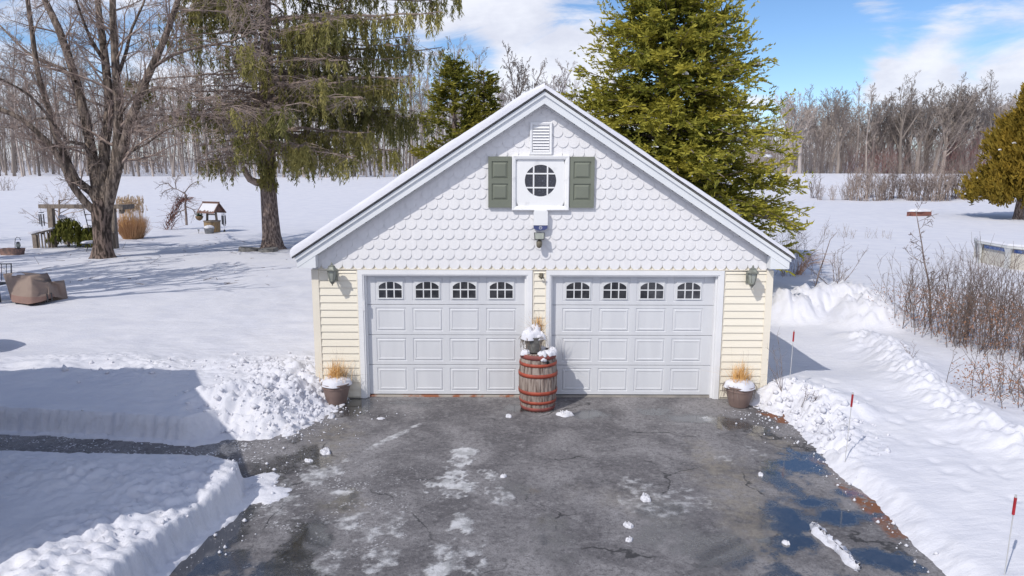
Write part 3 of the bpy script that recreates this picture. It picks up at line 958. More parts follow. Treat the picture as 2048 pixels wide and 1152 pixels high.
def garage_door(x0, x1, label, sill):
    d = MB()
    yf, yb = 0.080, 0.125
    xa, xb = x0 + 0.015, x1 - 0.015
    zb = 0.035; H = (ZT - 0.005 - zb) / 4
    pw = 0.497; gap = (xb - xa - 4 * pw) / 4.0
    cells = []
    for i in range(4):
        cx = (xa + xb) / 2 + (i - 1.5) * (pw + 0.106)
        cells.append((cx - pw / 2, cx + pw / 2))
    frames = []
    for r in range(4):
        z0 = zb + r * H; z1 = z0 + H - 0.004
        d.box(xa, xb, yf + 0.012, yb, z0, z1)
        # rails and stiles of the face
        pz0, pz1 = z0 + 0.062, z0 + 0.062 + 0.392
        y = yf
        def quad(a, b, c, e):
            d.add([(a, y, c), (b, y, c), (b, y, e), (a, y, e)], [(0, 1, 2, 3)])
        # bevelled top lip so each section catches a line of light
        d.add([(xa, y, z0 + .006), (xb, y, z0 + .006), (xb, y + .012, z0), (xa, y + .012, z0)], [(3, 2, 1, 0)])
        d.add([(xa, y, z1 - .006), (xb, y, z1 - .006), (xb, y + .012, z1), (xa, y + .012, z1)], [(0, 1, 2, 3)])
        quad(xa, xb, z0 + .006, pz0); quad(xa, xb, pz1, z1 - .006)
        ex = [xa] + [v for c in cells for v in c] + [xb]
        for k in range(0, len(ex), 2):
            quad(ex[k], ex[k + 1], pz0, pz1)
        for (c0, c1) in cells:
            if r < 3:
                R = [(c0, c1, pz0, pz1, y)]
                for ins, dy in ((0.006, 0.009), (0.020, 0.009), (0.030, -0.003), (0.050, -0.003), (0.056, 0.003)):
                    R.append((c0 + ins, c1 - ins, pz0 + ins, pz1 - ins, y + dy))
                d.loops(R)
            else:
                R = [(c0, c1, pz0, pz1, y)]
                for ins, dy in ((0.005, 0.007), (0.012, 0.007), (0.016, 0.0), (0.05, 0.0)):
                    R.append((c0 + ins, c1 - ins, pz0 + ins, pz1 - ins, y + dy))
                d.loops(R, fill=True)
                frames.append((c0 + 0.062, c1 - 0.062, pz0 + 0.052, pz1 - 0.075))
    door = d.build('garage_door', M['door'], garage)
    door['label'] = label
    for (a, b, z0, z1) in frames:
        f = MB()
        yo, yi = yf - 0.014, yf - 0.001
        t = 0.019; m = 0.018
        f.box(a - t, a, yo, yi, z0 - t, z1 + t); f.box(b, b + t, yo, yi, z0 - t, z1 + t)
        f.box(a, b, yo, yi, z0 - t, z0); f.box(a, b, yo, yi, z1, z1 + t)
        for k in (1, 2):
            x = a + (b - a) * k / 3
            f.box(x - m / 2, x + m / 2, yo + .002, yi, z0, z1)
        zm = z0 + (z1 - z0) * 0.52
        for k in range(3):
            xs_ = a + (b - a) * k / 3 + (m / 2 if k else 0); xe = a + (b - a) * (k + 1) / 3 - (m / 2 if k < 2 else 0)
            f.box(xs_, xe, yo + .002, yi, zm - m / 2, zm + m / 2)
        # arched head: fillets over the left and right lights
        for s_ in (0, 1):
            pts = []
            n = 7
            for i in range(n + 1):
                u = i / n * 0.5
                zz = zm + (z1 - zm) * (1 - (1 - math.sqrt(max(0, 1 - ((0.5 - u) / 0.56) ** 2))) * 1.05)
                pts.append((a + (b - a) * u if s_ == 0 else b - (b - a) * u, min(zz, z1 - .001)))
            poly = pts + [(pts[-1][0], z1), (pts[0][0], z1)]
            f.prism(poly if s_ == 0 else poly[::-1], yo + 0.003, yi)
        f.build('window_frame', M['door_frame'], door)
        g = MB(); g.box(a, b, yf - 0.0035, yf - 0.0015, z0, z1)
        g.build('window_pane', M['glass'], door)
    s = MB(); s.box(xa, xb, 0.05, 0.13, -0.012, 0.024)
    s.build('door_sill', sill, garage)
    bs = MB(); bs.box(xa, xb, 0.088, 0.118, 0.024, 0.035)
    bs.build('bottom_seal', M['dark'], door)
garage_door(*OL, 'left garage door with rust-stained sill', M['rust_sill'])
garage_door(*OR, 'right garage door crossed by the barrel shadow', M['concrete'])
sb = MB(); sb.box(OL[0] + 0.006, OL[0] + 0.030, -0.046, -0.0225, 1.48, 1.64)
sb.build('door_sensor', M['white'], garage)

# gable window
gw = MB()
x0, x1, z0, z1 = -0.495, 0.405, 3.105, 3.962
cxw, czw, rw = -0.045, 3.572, 0.248
R = []
for ins, y in ((0, -0.02), (0, -0.075), (0.012, -0.082), (0.052, -0.072), (0.062, -0.06), (0.072, -0.038)):
    R.append((x0 + ins, x1 - ins, z0 + ins, z1 - ins, y))
gw.loops(R, fill=False)
win = gw.build('gable_window', M['old_white'], garage)
pn = MB()    # square panel with a round hole
n = 48
a0, a1, c0, c1 = x0 + 0.0721, x1 - 0.0721, z0 + 0.0721, z1 - 0.0721
ring_o = []; ring_i = []
for k in range(n):
    a = 2 * math.pi * (k + 0.5) / n
    dx, dz = math.cos(a), math.sin(a)
    t = min(((a1 - cxw) if dx > 0 else (a0 - cxw)) / dx if abs(dx) > 1e-6 else 9, ((c1 - czw) if dz > 0 else (c0 - czw)) / dz if abs(dz) > 1e-6 else 9)
    ring_o.append((cxw + dx * t, -0.040, czw + dz * t)); ring_i.append((cxw + dx * rw, -0.040, czw + dz * rw))
inn = [(x, -0.026, z) for x, y, z in ring_i]
pn.add(ring_o + ring_i + inn, [(k, (k + 1) % n, n + (k + 1) % n, n + k) for k in range(n)] + [(n + k, n + (k + 1) % n, 2 * n + (k + 1) % n, 2 * n + k) for k in range(n)])
pn.build('window_panel', M['old_white'], win)
gp = MB()
gp.add([(cxw + rw * 1.02 * math.cos(2 * math.pi * k / n), -0.028, czw + rw * 1.02 * math.sin(2 * math.pi * k / n)) for k in range(n)], [tuple(range(n))])
gp.build('round_pane', M['round_glass'], win)
mu = MB()
o_ = rw * 0.44
hw = math.sqrt(rw ** 2 - o_ ** 2)
for s_ in (-1, 1):
    mu.box(cxw + s_ * o_ - .011, cxw + s_ * o_ + .011, -0.043, -0.0285, czw - hw, czw + hw)
    for u0, u1 in ((-hw, -o_ - .0112), (-o_ + .0112, o_ - .0112), (o_ + .0112, hw)):
        mu.box(cxw + u0, cxw + u1, -0.043, -0.0285, czw + s_ * o_ - .011, czw + s_ * o_ + .011)
mu.build('muntins', M['old_white'], win)

for (a, b) in ((-0.868, -0.503), (0.417, 0.80)):
    s = MB()
    z0, z1 = 3.150, 3.945
    y = -0.068
    s.loops([(a, b, z0, z1, -0.022), (a, b, z0, z1, y)], fill=False)
    ia, ib = a + 0.055, b - 0.055
    cells = ((z0 + 0.115, z0 + 0.375), (z1 - 0.345, z1 - 0.075))
    def quad(p, q_, c, e): s.add([(p, y, c), (q_, y, c), (q_, y, e), (p, y, e)], [(0, 1, 2, 3)])
    quad(a, ia, z0, z1); quad(ib, b, z0, z1)
    quad(ia, ib, z0, cells[0][0]); quad(ia, ib, cells[0][1], cells[1][0]); quad(ia, ib, cells[1][1], z1)
    for c, e in cells:
        R = [(ia, ib, c, e, y)]
        for ins, dy in ((0.004, 0.016), (0.012, 0.016), (0.042, 0.0)):
            R.append((ia + ins, ib - ins, c + ins, e - ins, y + dy))
        s.loops(R)
    s.build('shutter', M['sage'], garage)

v = MB()
a, b, c, e = -0.218, 0.130, 3.972, 4.472
v.loops([(a, b, c, e, -0.02), (a, b, c, e, -0.055), (a + .012, b - .012, c + .012, e - .012, -0.062), (a + .04, b - .04, c + .04, e - .04, -0.056), (a + .045, b - .045, c + .045, e - .045, -0.024)])
nl = 9
for k in range(nl):
    z = c + 0.05 + k * (e - c - 0.1) / nl
    h = (e - c - 0.1) / nl
    v.add([(a + .046, -0.058, z), (b - .046, -0.058, z), (b - .046, -0.030, z + h * .82), (a + .046, -0.030, z + h * .82), (a + .046, -0.054, z - .004), (b - .046, -0.054, z - .004)], [(0, 1, 2, 3), (4, 5, 1, 0)])
v.build('gable_vent', M['cream_trim'] if False else M['white'], garage)

# ------------------------------------------------------------------ fixtures on the garage
def lantern(x, z, label):
    t = empty('wall_lantern', (x, 0, z), label, 'wall lamp', 'coach lanterns on the garage front')
    yb = -0.205
    c = MB()
    c.lathe([(0.101, 0.243), (0.103, 0.252), (0.080, 0.262), (0.058, 0.298), (0.050, 0.312)], 6, (0, yb, 0))
    c.lathe([(0.052, 0.3125), (0.052, 0.318), (0.030, 0.324), (0.016, 0.338), (0.012, 0.345), (0.017, 0.352), (0.012, 0.362), (0.003, 0.374)], 12, (0, yb, 0))
    c.build('cap', M['pewter'], t)
    g = MB()
    g.lathe([(0.043, 0.086), (0.058, 0.15), (0.071, 0.242)], 6, (0, yb, 0))
    g.build('lamp_glass', M['lamp_glass'], t)
    r = MB()
    for k in range(6):
        a = 2 * math.pi * k / 6
        r.tube([(0.0445 * math.cos(a), yb + 0.0445 * math.sin(a), 0.086), (0.0595 * math.cos(a), yb + 0.0595 * math.sin(a), 0.15), (0.073 * math.cos(a), yb + 0.073 * math.sin(a), 0.242)], 0.005, 4)
    r.build('glass_rib', M['pewter'], t)
    b = MB()
    b.lathe([(0.004, 0.0), (0.012, 0.012), (0.008, 0.024), (0.022, 0.034), (0.034, 0.05), (0.048, 0.072), (0.050, 0.085)], 12, (0, yb, 0))
    b.build('base_cup', M['pewter'], t, True)
    p = MB()
    p.box(-0.045, 0.045, -0.034, -0.0175, 0.05, 0.25)
    p.tube([(0, -0.034, 0.10), (0, -0.07, 0.055), (0, -0.12, 0.03), (0, -0.17, 0.035), (0, yb, 0.052)], 0.013, 8)
    p.build('bracket', M['pewter'], t)
    return t
lantern(-3.345, 1.915, 'verdigris coach lantern on the cream siding left of the left garage door')
lantern(3.325, 1.89, 'verdigris coach lantern on the cream siding right of the right garage door')

al = empty('alarm_siren', (-0.04, -0.03, 2.79), 'white alarm siren box with blue lower lens below the round window', 'alarm box')
b = MB()
b.prism([(-0.112, 0.085), (0.112, 0.085), (0.112, 0.30), (0.10, 0.312), (-0.10, 0.312), (-0.112, 0.30)], -0.085, 0.006)
b.prism([(-0.10, 0.312), (0.10, 0.312), (0.10, 0.318), (-0.10, 0.318)], -0.07, 0.006)
b.build('housing', M['white'], al)
b = MB()
b.prism([(-0.112, 0.084), (-0.108, 0.035), (-0.07, 0.012), (0.0, 0.0), (0.07, 0.012), (0.108, 0.035), (0.112, 0.084)], -0.078, 0.006)
b.build('blue_lens', M['blue'], al)
b = MB()
pts = [(0.022 * math.cos(math.radians(a)), -0.080, 0.045 + 0.022 * math.sin(math.radians(a))) for a in range(0, 361, 30)]
b.tube(pts, 0.0035, 4)
b.box(-0.0025, 0.0025, -0.082, -0.079, 0.038, 0.054)
b.build('round_mark', M['white'], al)

fd = empty('flood_light', (-0.06, -0.03, 2.55), 'small grey motion flood light with sensor under the alarm box', 'flood light')
b = MB()
b.lathe([(0.05, 0), (0.05, 0.02)], 16, (0, 0, 0))
o = b.build('mount_plate', M['grey_plastic'], fd); o.rotation_euler = (math.radians(90), 0, 0); o.location = (0, 0.006, 0.09)
b = MB()
b.add([(-0.078, -0.16, 0.105), (0.078, -0.16, 0.105), (0.085, -0.12, 0.215), (-0.085, -0.12, 0.215), (-0.045, -0.06, 0.11), (0.045, -0.06, 0.11), (0.05, -0.04, 0.19), (-0.05, -0.04, 0.19)],
      [(0, 1, 2, 3), (5, 4, 7, 6), (4, 0, 3, 7), (1, 5, 6, 2), (3, 2, 6, 7), (4, 5, 1, 0)])
b.tube([(0, -0.0, 0.09), (0, -0.05, 0.11)], 0.014, 8)
b.build('lamp_head', M['metal_dark'], fd)
b = MB()
b.add([(-0.066, -0.1595, 0.116), (0.066, -0.1595, 0.116), (0.072, -0.1265, 0.206), (-0.072, -0.1265, 0.206)], [(0, 1, 2, 3)])
o = b.build('lens', M['lamp_glass'], fd); o.location = (0, -0.004, 0)
b = MB()
b.lathe([(0.012, -0.065), (0.036, -0.05), (0.046, -0.015), (0.046, 0.035), (0.03, 0.055), (0.015, 0.07)], 14, (0, -0.10, 0.03))
b.tube([(0, -0.1, 0.06), (0, -0.03, 0.09)], 0.014, 8)
b.build('motion_sensor', M['bronze'], fd, True)

hk = MB()
hk.box(-0.03, 0.03, -0.012, 0, -0.01, 0.07)
hk.tube([(0, -0.012, 0.045), (0, -0.07, 0.05), (0.0, -0.10, 0.02), (0.0, -0.085, -0.015)], 0.012, 6, cap=True)
hk.tube([(-0.045, -0.075, 0.03), (0.045, -0.075, 0.0)], 0.011, 6, cap=True)
o = hk.build('wall_hook', M['bronze'], loc=(-0.02, -0.018, 2.03))
tag(o, 'small brass hook on the narrow siding strip between the two doors', 'hook')

pipe = MB()
pipe.tube([(3.50, 0.05, 0.045), (3.50, -0.16, 0.04), (3.52, -0.26, 0.035)], 0.045, 10, cap=True)
o = pipe.build('drain_pipe', M['dark'])
tag(o, 'black drain pipe end lying behind the right flower pot', 'pipe')

# ------------------------------------------------------------------ grass tufts and pots
def tuft(n, h, spread, rng, w=0.004, r0=0.08):
    """arching dry blades as verts, quads"""
    V = []; F = []; T = []
    for i in range(n):
        a = rng.uniform(0, 2 * math.pi); lean = abs(rng.normal(0, spread)); L = h * rng.uniform(0.45, 1.0)
        bx, by = rng.normal(0, r0 * .5, 2)
        ca, sa = math.cos(a), math.sin(a)
        px, py = -sa, ca
        o = len(V)
        for k in range(4):
            t = k / 3
            out = lean * L * (t ** 1.6); z = L * t * (1 - 0.35 * lean * t)
            ww = w * (1 - 0.75 * t)
            cx_, cy_ = bx + ca * out, by + sa * out
            V.append((cx_ - px * ww, cy_ - py * ww, z)); V.append((cx_ + px * ww, cy_ + py * ww, z))
        for k in range(3):
            F.append((o + 2 * k, o + 2 * k + 1, o + 2 * k + 3, o + 2 * k + 2)); T.append(rng.random())
    return np.array(V), np.array(F), np.array(T)

def snow_cap(r, h, rng, lump=0.3, n=28, squash=1.0, seed=0):
    """soft heap of snow of radius r"""
    rings = 9
    V = [(0, 0, h)]
    F = []
    for i in range(1, rings + 1):
        u = i / rings
        for k in range(n):
            a = 2 * math.pi * k / n
            rr = r * (u ** 0.8) * (1 + lump * 0.35 * math.sin(3 * a + seed) + lump * 0.25 * math.sin(5 * a + 2 * seed))
            z = h * math.sqrt(max(0, 1 - u ** 2.4)) * (1 + lump * (0.5 * math.sin(4 * a + u * 5 + seed) + 0.4 * rng.uniform(-1, 1) * (1 - u)))
            V.append((rr * math.cos(a), rr * math.sin(a) * squash, z - (0.02 if i == rings else 0)))
    F3 = [(0, 1 + k, 1 + (k + 1) % n) for k in range(n)]
    m = MB()
    m.add(V, F3)
    for i in range(rings - 1):
        for k in range(n):
            a = 1 + i * n + k; b_ = 1 + i * n + (k + 1) % n
            m.add([], [])
            m.f.append((a, a + n, b_ + n, b_)); m.mi.append(0)
    return m

def flower_pot(loc, rng_seed, label, tendrils):
    rng = np.random.default_rng(rng_seed)
    t = empty('flower_pot', loc, label, 'flower pot', 'pots of dry grass beside the garage doors')
    p = MB()
    p.lathe([(0.145, 0.0), (0.15, 0.01), (0.19, 0.15), (0.212, 0.262), (0.220, 0.264), (0.221, 0.276), (0.216, 0.28), (0.224, 0.322), (0.234, 0.324), (0.234, 0.345), (0.222, 0.346), (0.212, 0.30)], 40)
    p.build('pot', M['pot'], t, False)
    s = snow_cap(0.235, 0.10, rng, 0.22, seed=rng_seed)
    o = s.build('snow', SNOW, t, True); o.location = (0.0, 0.0, 0.335)
    V, F, T = tuft(300, 0.38, 0.52, rng, 0.0034, 0.13)
    o = np_mesh('dry_grass', V, F, M['straw'], t, face_attrs={'tint': T}); o.location = (0.0, 0.02, 0.37)
    V, F, T = tuft(26, 0.62, 0.22, rng, 0.0022, 0.10)
    o = np_mesh('tall_stems', V, F, M['dry'], t, face_attrs={'tint': T * 0.4}); o.location = (0.02, 0.03, 0.38)
    V, F, T = tuft(60, 0.30, 0.8, rng, 0.003, 0.05)
    o = np_mesh('grey_stems', V, F, M['dry'], t, face_attrs={'tint': T}); o.location = (0.12, 0.04, 0.36)
    if tendrils:
        k = MB()
        for i in range(26):
            a = rng.uniform(2.2, 4.4) if rng.random() < .65 else rng.uniform(-0.9, 0.5)
            L = rng.uniform(0.12, 0.32)
            pts = [(0.22 * math.cos(a), 0.22 * math.sin(a), 0.37)]
            for j in range(5):
                q = pts[-1]
                pts.append((q[0] + rng.normal(0, .012) + .012 * math.cos(a) * (j < 2), q[1] + rng.normal(0, .012) + .012 * math.sin(a) * (j < 2), q[2] - L / 5 * (0.3 if j == 0 else 1)))
            k.tube(pts, 0.003, 3)
        k.build('dry_tendrils', M['twig'], t)['kind'] = 'stuff'
    return t
flower_pot((-3.33, -0.27, 0.0), 1, 'taupe pot of orange grass under snow, half sunk in the snow pile', False)
flower_pot((3.17, -0.36, 0.0), 5, 'taupe pot of orange grass with trailing dry tendrils beside right doorpost', True)

# whiskey barrel
bar = empty('barrel', (-0.075, -0.47, 0.0), 'weathered oak barrel with rusty red hoops standing before the door post', 'barrel')
BH = 0.925
def brad(z):
    u = z / BH * 2 - 1
    return 0.262 + 0.043 * (1 - u * u)
b = MB()
nst = 26
prof = [i / 14 * BH for i in range(15)]
per = 4
rngb = random.Random(5)
off = [rngb.uniform(-0.003, 0.003) for _ in range(nst)]
rings = []
for z in prof:
    ring = []
    for k in range(nst):
        for j in range(per):
            a = 2 * math.pi * (k + j / per) / nst
            r = brad(z) + off[k] - (0.007 if j == 0 else 0)
            ring.append((r * math.cos(a), r * math.sin(a), z))
    rings.append(ring)
N = nst * per
vs = [p_ for r_ in rings for p_ in r_]
b.add(vs, [(i * N + k, i * N + (k + 1) % N, (i + 1) * N + (k + 1) % N, (i + 1) * N + k) for i in range(len(prof) - 1) for k in range(N)])
b.lathe([(0.25, BH - 0.03), (0.001, BH - 0.03)], 26, cap=False)
b.lathe([(0.262, BH), (0.236, BH), (0.25, BH - 0.03)], 26, cap=False)
b.build('staves', M['barrel'], bar)
for fz, hw_, mm in ((0.045, 0.028, 'hoop_dull'), (0.165, 0.024, 'hoop'), (0.335, 0.029, 'hoop'), (0.635, 0.029, 'hoop'), (0.815, 0.024, 'hoop'), (0.945, 0.034, 'hoop_dull')):
    h_ = MB()
    z = fz * BH
    h_.lathe([(brad(z - hw_) + .001, z - hw_), (brad(z - hw_) + .008, z - hw_), (brad(z) + .0095, z), (brad(z + hw_) + .008, z + hw_), (brad(z + hw_) + .001, z + hw_)], 48, cap=False)
    h_.build('hoop', M[mm], bar, True)
b = MB(); b.lathe([(0.026, -0.006), (0.028, 0.004), (0.012, 0.010)], 12)
o = b.build('bung', M['dark'], bar); o.rotation_euler = (math.radians(90), 0, math.radians(30))
o.location = ((brad(.79) + .0) * math.sin(math.radians(30)), -(brad(.79)) * math.cos(math.radians(30)), 0.80)
rng = np.random.default_rng(44)
for (x, y, r, h, sd_) in ((0.16, -0.13, 0.10, 0.05, 1), (0.22, 0.0, 0.075, 0.065, 2), (0.05, -0.21, 0.075, 0.055, 3), (-0.20, -0.12, 0.075, 0.06, 4), (0.0, 0.16, 0.12, 0.06, 6)):
    o = snow_cap(r, h, rng, 0.45, 18, 0.85, sd_).build('snow', SNOW, bar, True)
    o.location = (x, y, BH - 0.012)
o = snow_cap(0.05, 0.05, rng, 0.4, 14, 0.6, 3).build('snow', SNOW, bar, True)
o.location = (0.075, -0.262, BH - 0.08); o.rotation_euler = (math.radians(75), 0, 0)

bk = empty('bucket_planter', (-0.145, -0.47, BH - 0.012), 'grey bucket of straw grass and snow standing on top of the barrel', 'planter')
b = MB()
b.lathe([(0.108, 0), (0.112, 0.01), (0.150, 0.24), (0.156, 0.242), (0.157, 0.256), (0.148, 0.256), (0.14, 0.2)], 28)
b.build('bucket', M['bucket'], bk, False)
rng = np.random.default_rng(9)
for (x, y, z, r, h, sd_) in ((-0.03, -0.02, 0.235, 0.165, 0.14, 2), (-0.085, -0.06, 0.24, 0.10, 0.11, 5), (0.03, 0.02, 0.33, 0.085, 0.10, 4), (0.09, -0.05, 0.235, 0.085, 0.09, 8)):
    o = snow_cap(r, h, rng, 0.4, 20, 0.9, sd_).build('snow', SNOW, bk, True); o.location = (x, y, z)
V, F, T = tuft(170, 0.36, 0.55, rng, 0.0038, 0.05)
o = np_mesh('dry_grass', V, F, M['straw'], bk, face_attrs={'tint': T}); o.location = (0.075, 0.05, 0.25)
V, F, T = tuft(46, 0.50, 0.7, rng, 0.0022, 0.06)
o = np_mesh('long_stems', V, F, M['dry'], bk, face_attrs={'tint': T * .6}); o.location = (0.05, 0.03, 0.25)
k = MB()
for i in range(44):
    a = rng.uniform(2.4, 4.3) if rng.random() < .7 else rng.uniform(-1.2, 0.0)
    L = rng.uniform(0.12, 0.30)
    pts = [(0.15 * math.cos(a), 0.15 * math.sin(a), 0.27)]
    for j in range(5):
        q_ = pts[-1]
        pts.append((q_[0] + rng.normal(0, .012) + .014 * math.cos(a) * (j < 2), q_[1] + rng.normal(0, .012) + .014 * math.sin(a) * (j < 2), q_[2] - L / 5 * (0.2 if j == 0 else 1)))
    k.tube(pts, 0.0032, 3)
_o = k.build('dry_vines', M['lamp_glass'] if False else M['dry'], bk)

# driveway markers
def stake(loc, h, lean, label, w=0.0052):
    t = empty('driveway_marker', loc, label, 'marker stake', 'reflective stakes along the driveway')
    s = MB(); s.tube([(0, 0, -0.1), (lean * h, 0.0, h)], w, 8, cap=True); s.build('rod', M['stake'], t)
    s = MB(); s.tube([(lean * (h - 0.165), 0, h - 0.165), (lean * h, 0, h - 0.004)], w + 0.0075, 10, cap=True); s.build('reflector', M['red'], t)
    s = MB(); s.tube([(lean * h, 0, h - 0.003), (lean * h, 0, h + 0.022)], w + 0.005, 10, cap=True); s.build('tip', M['stake'], t)
stake((3.98, -0.32, gz(3.98, -0.32)), 0.80, 0.02, 'red-tipped stake nearest the garage corner, beside a dead weed')
stake((3.74, -2.86, gz(3.74, -2.86)), 0.90, 0.035, 'red-tipped stake in the snow halfway down the driveway edge')
stake((3.96, -5.55, gz(3.96, -5.55)), 0.75, 0.02, 'red-tipped stake closest to the camera, cut by the frame edge')

# snow chunks lying on the asphalt
def chunk(x, y, r, h, seed, label, dirty=0.0):
    rng = np.random.default_rng(seed)
    m = snow_cap(r, h * 0.7, rng, 0.32, 26, 0.62, seed)
    m.v = [(x * (1 + rng.uniform(-.12, .12)), y * (1 + rng.uniform(-.12, .12)), z * (1 + rng.uniform(-.55, .45))) for x, y, z in m.v]
    o = m.build('snow_chunk', SNOW, None, True, (x, y, 0.0))
    o.rotation_euler = (0, 0, seed)
    if dirty:
        a = o.data.attributes.new('dirt', 'FLOAT', 'POINT'); a.data.foreach_set('value', [dirty] * len(o.data.vertices))
    tag(o, label, 'snow chunk', 'loose snow chunks on the asphalt')
for px, py, r, h, sd_, lb, dd in (
    (1130, 829, 0.16, 0.06, 3, 'dirty snow slab lying right of the barrel foot', 0.8),
    (1018, 832, 0.09, 0.025, 8, 'thin snow flake lying left of the barrel foot', 0.3),
    (652, 905, 0.13, 0.05, 5, 'low snow lump on the tan streak left of the driveway middle', 0.2),
    (618, 923, 0.07, 0.03, 6, 'small snow lump nearest the walk on dark asphalt', 0.2),
    (1292, 997, 0.11, 0.06, 11, 'white snow clod alone right of the driveway middle', 0.0),
    (1258, 1052, 0.065, 0.05, 12, 'upper clod of the two in a line below the middle', 0.0),
    (1260, 1080, 0.05, 0.04, 13, 'lower clod of the two in a line below the middle', 0.0),
    (1522, 948, 0.06, 0.03, 14, 'snow crumb at the edge of the blue wet asphalt', 0.0),
    (1573, 1085, 0.05, 0.03, 15, 'snow crumb inside the wide blue wet patch', 0.1),
    (1008, 953, 0.05, 0.03, 16, 'lone snow crumb just right of the ice strip', 0.0),
    (664, 835, 0.085, 0.06, 17, 'snow chunk fallen below the left flower pot', 0.0),
    (636, 842, 0.07, 0.05, 18, 'snow chunk broken off the foot of the snow pile', 0.0),
    (762, 838, 0.07, 0.02, 19, 'pointed ice sliver before the left door', 0.2)):
    g = G(px, py)
    chunk(g.x, g.y, r * .85, h, sd_, lb, max(dd, .15))
# long wedge of ploughed snow on the right
wp = [(1633, 1048), (1618, 1062), (1668, 1100), (1712, 1140), (1722, 1134), (1690, 1098), (1660, 1072)]
m = MB()
cen = G(1660, 1085)
pts = [G(*p_) for p_ in wp]
nn_ = len(pts)
dense = []
for i in range(nn_):
    for t_ in range(6):
        dense.append(pts[i].lerp(pts[(i + 1) % nn_], t_ / 6))
axis_p = [G(1630, 1056), G(1655, 1080), G(1690, 1112), G(1716, 1137)]
def near_axis(p_):
    best = None
    for a_, b_ in zip(axis_p[:-1], axis_p[1:]):
        ab = b_ - a_; t_ = max(0, min(1, (p_ - a_).dot(ab) / ab.dot(ab)))
        q_ = a_ + ab * t_
        if best is None or (q_ - p_).length < (best - p_).length: best = q_
    return best
rr_ = random.Random(4)
rows = [0.0, 0.25, 0.55, 0.85, 1.0]
zz_ = [-0.01, 0.03, 0.05, 0.06, 0.055]
vs = []
for u_, z_ in zip(rows, zz_):
    for p_ in dense:
        q_ = near_axis(p_)
        p2 = p_.lerp(q_, u_)
        vs.append((p2.x + rr_.uniform(-.03, .03), p2.y + rr_.uniform(-.03, .03), z_ * (1 + rr_.uniform(-.45, .45))))
nd = len(dense)
m.add(vs, [(i * nd + k, i * nd + (k + 1) % nd, (i + 1) * nd + (k + 1) % nd, (i + 1) * nd + k) for i in range(4) for k in range(nd)])
o = m.build('snow_chunk', SNOW, None, True)
tag(o, 'long white wedge of packed snow on the wet asphalt at lower right', 'snow chunk', 'loose snow chunks on the asphalt')

# crumbs of thrown snow along the cut edges
def crumbs():
    rng = np.random.default_rng(21)
    V = []; F = []
    o = 0
    base = np.array([(1, 0, 0), (-1, 0, 0), (0, 1, 0), (0, -1, 0), (0, 0, 1), (0, 0, -1)], float)
    tri = np.array([(0, 2, 4), (2, 1, 4), (1, 3, 4), (3, 0, 4), (2, 0, 5), (1, 2, 5), (3, 1, 5), (0, 3, 5)])
    segs = [((-3.15, -0.6), (-3.5, -1.6), 0.45, 300), ((-3.5, -1.6), (-4.6, -2.1), 0.25, 160), ((-3.6, -3.6), (-3.75, -5.2), 0.25, 220), ((-3.3, -3.6), (-3.9, -3.2), 0.3, 140),
            ((3.2, -0.55), (3.55, -1.2), 0.22, 220), ((3.55, -1.2), (3.5, -5.5), 0.10, 240), ((-5, -2.1), (-9, -1.75), 0.15, 120), ((-4.7, -0.9), (-3.6, -0.2), 0.8, 260), ((3.6, -0.9), (4.0, -2.2), 0.5, 160)]
    for a, b_, s, n in segs:
        t = rng.random(n)
        x = a[0] + (b_[0] - a[0]) * t + rng.normal(0, s, n); y = a[1] + (b_[1] - a[1]) * t + rng.normal(0, s, n)
        z = heights(x, y)
        z = np.where(z < -0.0, 0.0, z)
        n_k = rng.random(n) < .5
        x, y, z = x[n_k], y[n_k], z[n_k]; n = len(x)
        r = rng.gamma(1.3, 0.0065, n).clip(0.004, 0.03)
        for i in range(n):
            V.append(base * r[i] * rng.uniform(0.6, 1.25, (6, 3)) + [x[i], y[i], z[i] + r[i] * 0.35]); F.append(tri + o); o += 6
    base2 = np.array([(1, 0, 0), (-1, 0, 0), (0, 1, 0), (0, -1, 0), (0, 0, 1), (0, 0, -1)], float)
    for (cx_, cy_, sx_, sy_, n) in ((-4.2, -0.7, .5, .55, 420), (-3.7, -1.3, .35, .4, 220), (3.75, -1.0, .3, .5, 260), (4.0, -1.8, .3, .5, 120), (-4.6, 0.8, 1.6, .4, 260)):
        x = rng.normal(cx_, sx_, n); y = rng.normal(cy_, sy_, n); z = heights(x, y)
        for i in range(n):
            if z[i] < 0.02 or abs(x[i]) < 3.75 and y[i] > -.05: continue
            r_ = float(np.clip(rng.gamma(1.7, 0.014), .008, .075))
            V.append(base2 * r_ * rng.uniform(0.5, 1.3, (6, 3)) + [x[i], y[i], z[i] + r_ * 0.2]); F.append(tri + o); o += 6
    ob = np_mesh('snow_crumbs', np.concatenate(V), np.concatenate(F), SNOW, None, smooth=True)
    tag(ob, 'scattered crumbs of snow along the cut snow edges', 'snow crumbs', kind='stuff')
crumbs()

# ------------------------------------------------------------------ house wing beside the camera (its shadow falls over the left of the picture)
hw_ = empty('house', (-9.0, -4.9, 0), 'white sided house wing with low roof beside the walk, out of frame', 'house')
HB = [(-5.5, -6.45), (-5.5, -5.5), (-8.6, -2.6), (-20, -2.6), (-20, -6.45)]
HZ = [2.62, 2.62, 4.15, 4.15, 2.62]
m = MB()
n = len(HB)
vs = [(x + 9.0, y + 4.9, 0) for x, y in HB] + [(x + 9.0, y + 4.9, z) for (x, y), z in zip(HB, HZ)]
m.add(vs, [(i, (i + 1) % n, n + (i + 1) % n, n + i) for i in range(n)])
m.build('wall', M['white'], hw_)
m = MB()
c_ = Vector((-9.0, -4.9, 0))
up = [Vector((x, y, z)) - c_ for (x, y), z in zip(HB, HZ)]
ctr = Vector((-11.5, -5.0, 3.35)) - c_
top = [ctr + (p - ctr) * 1.02 + Vector((0, 0, 0.02)) for p in up]
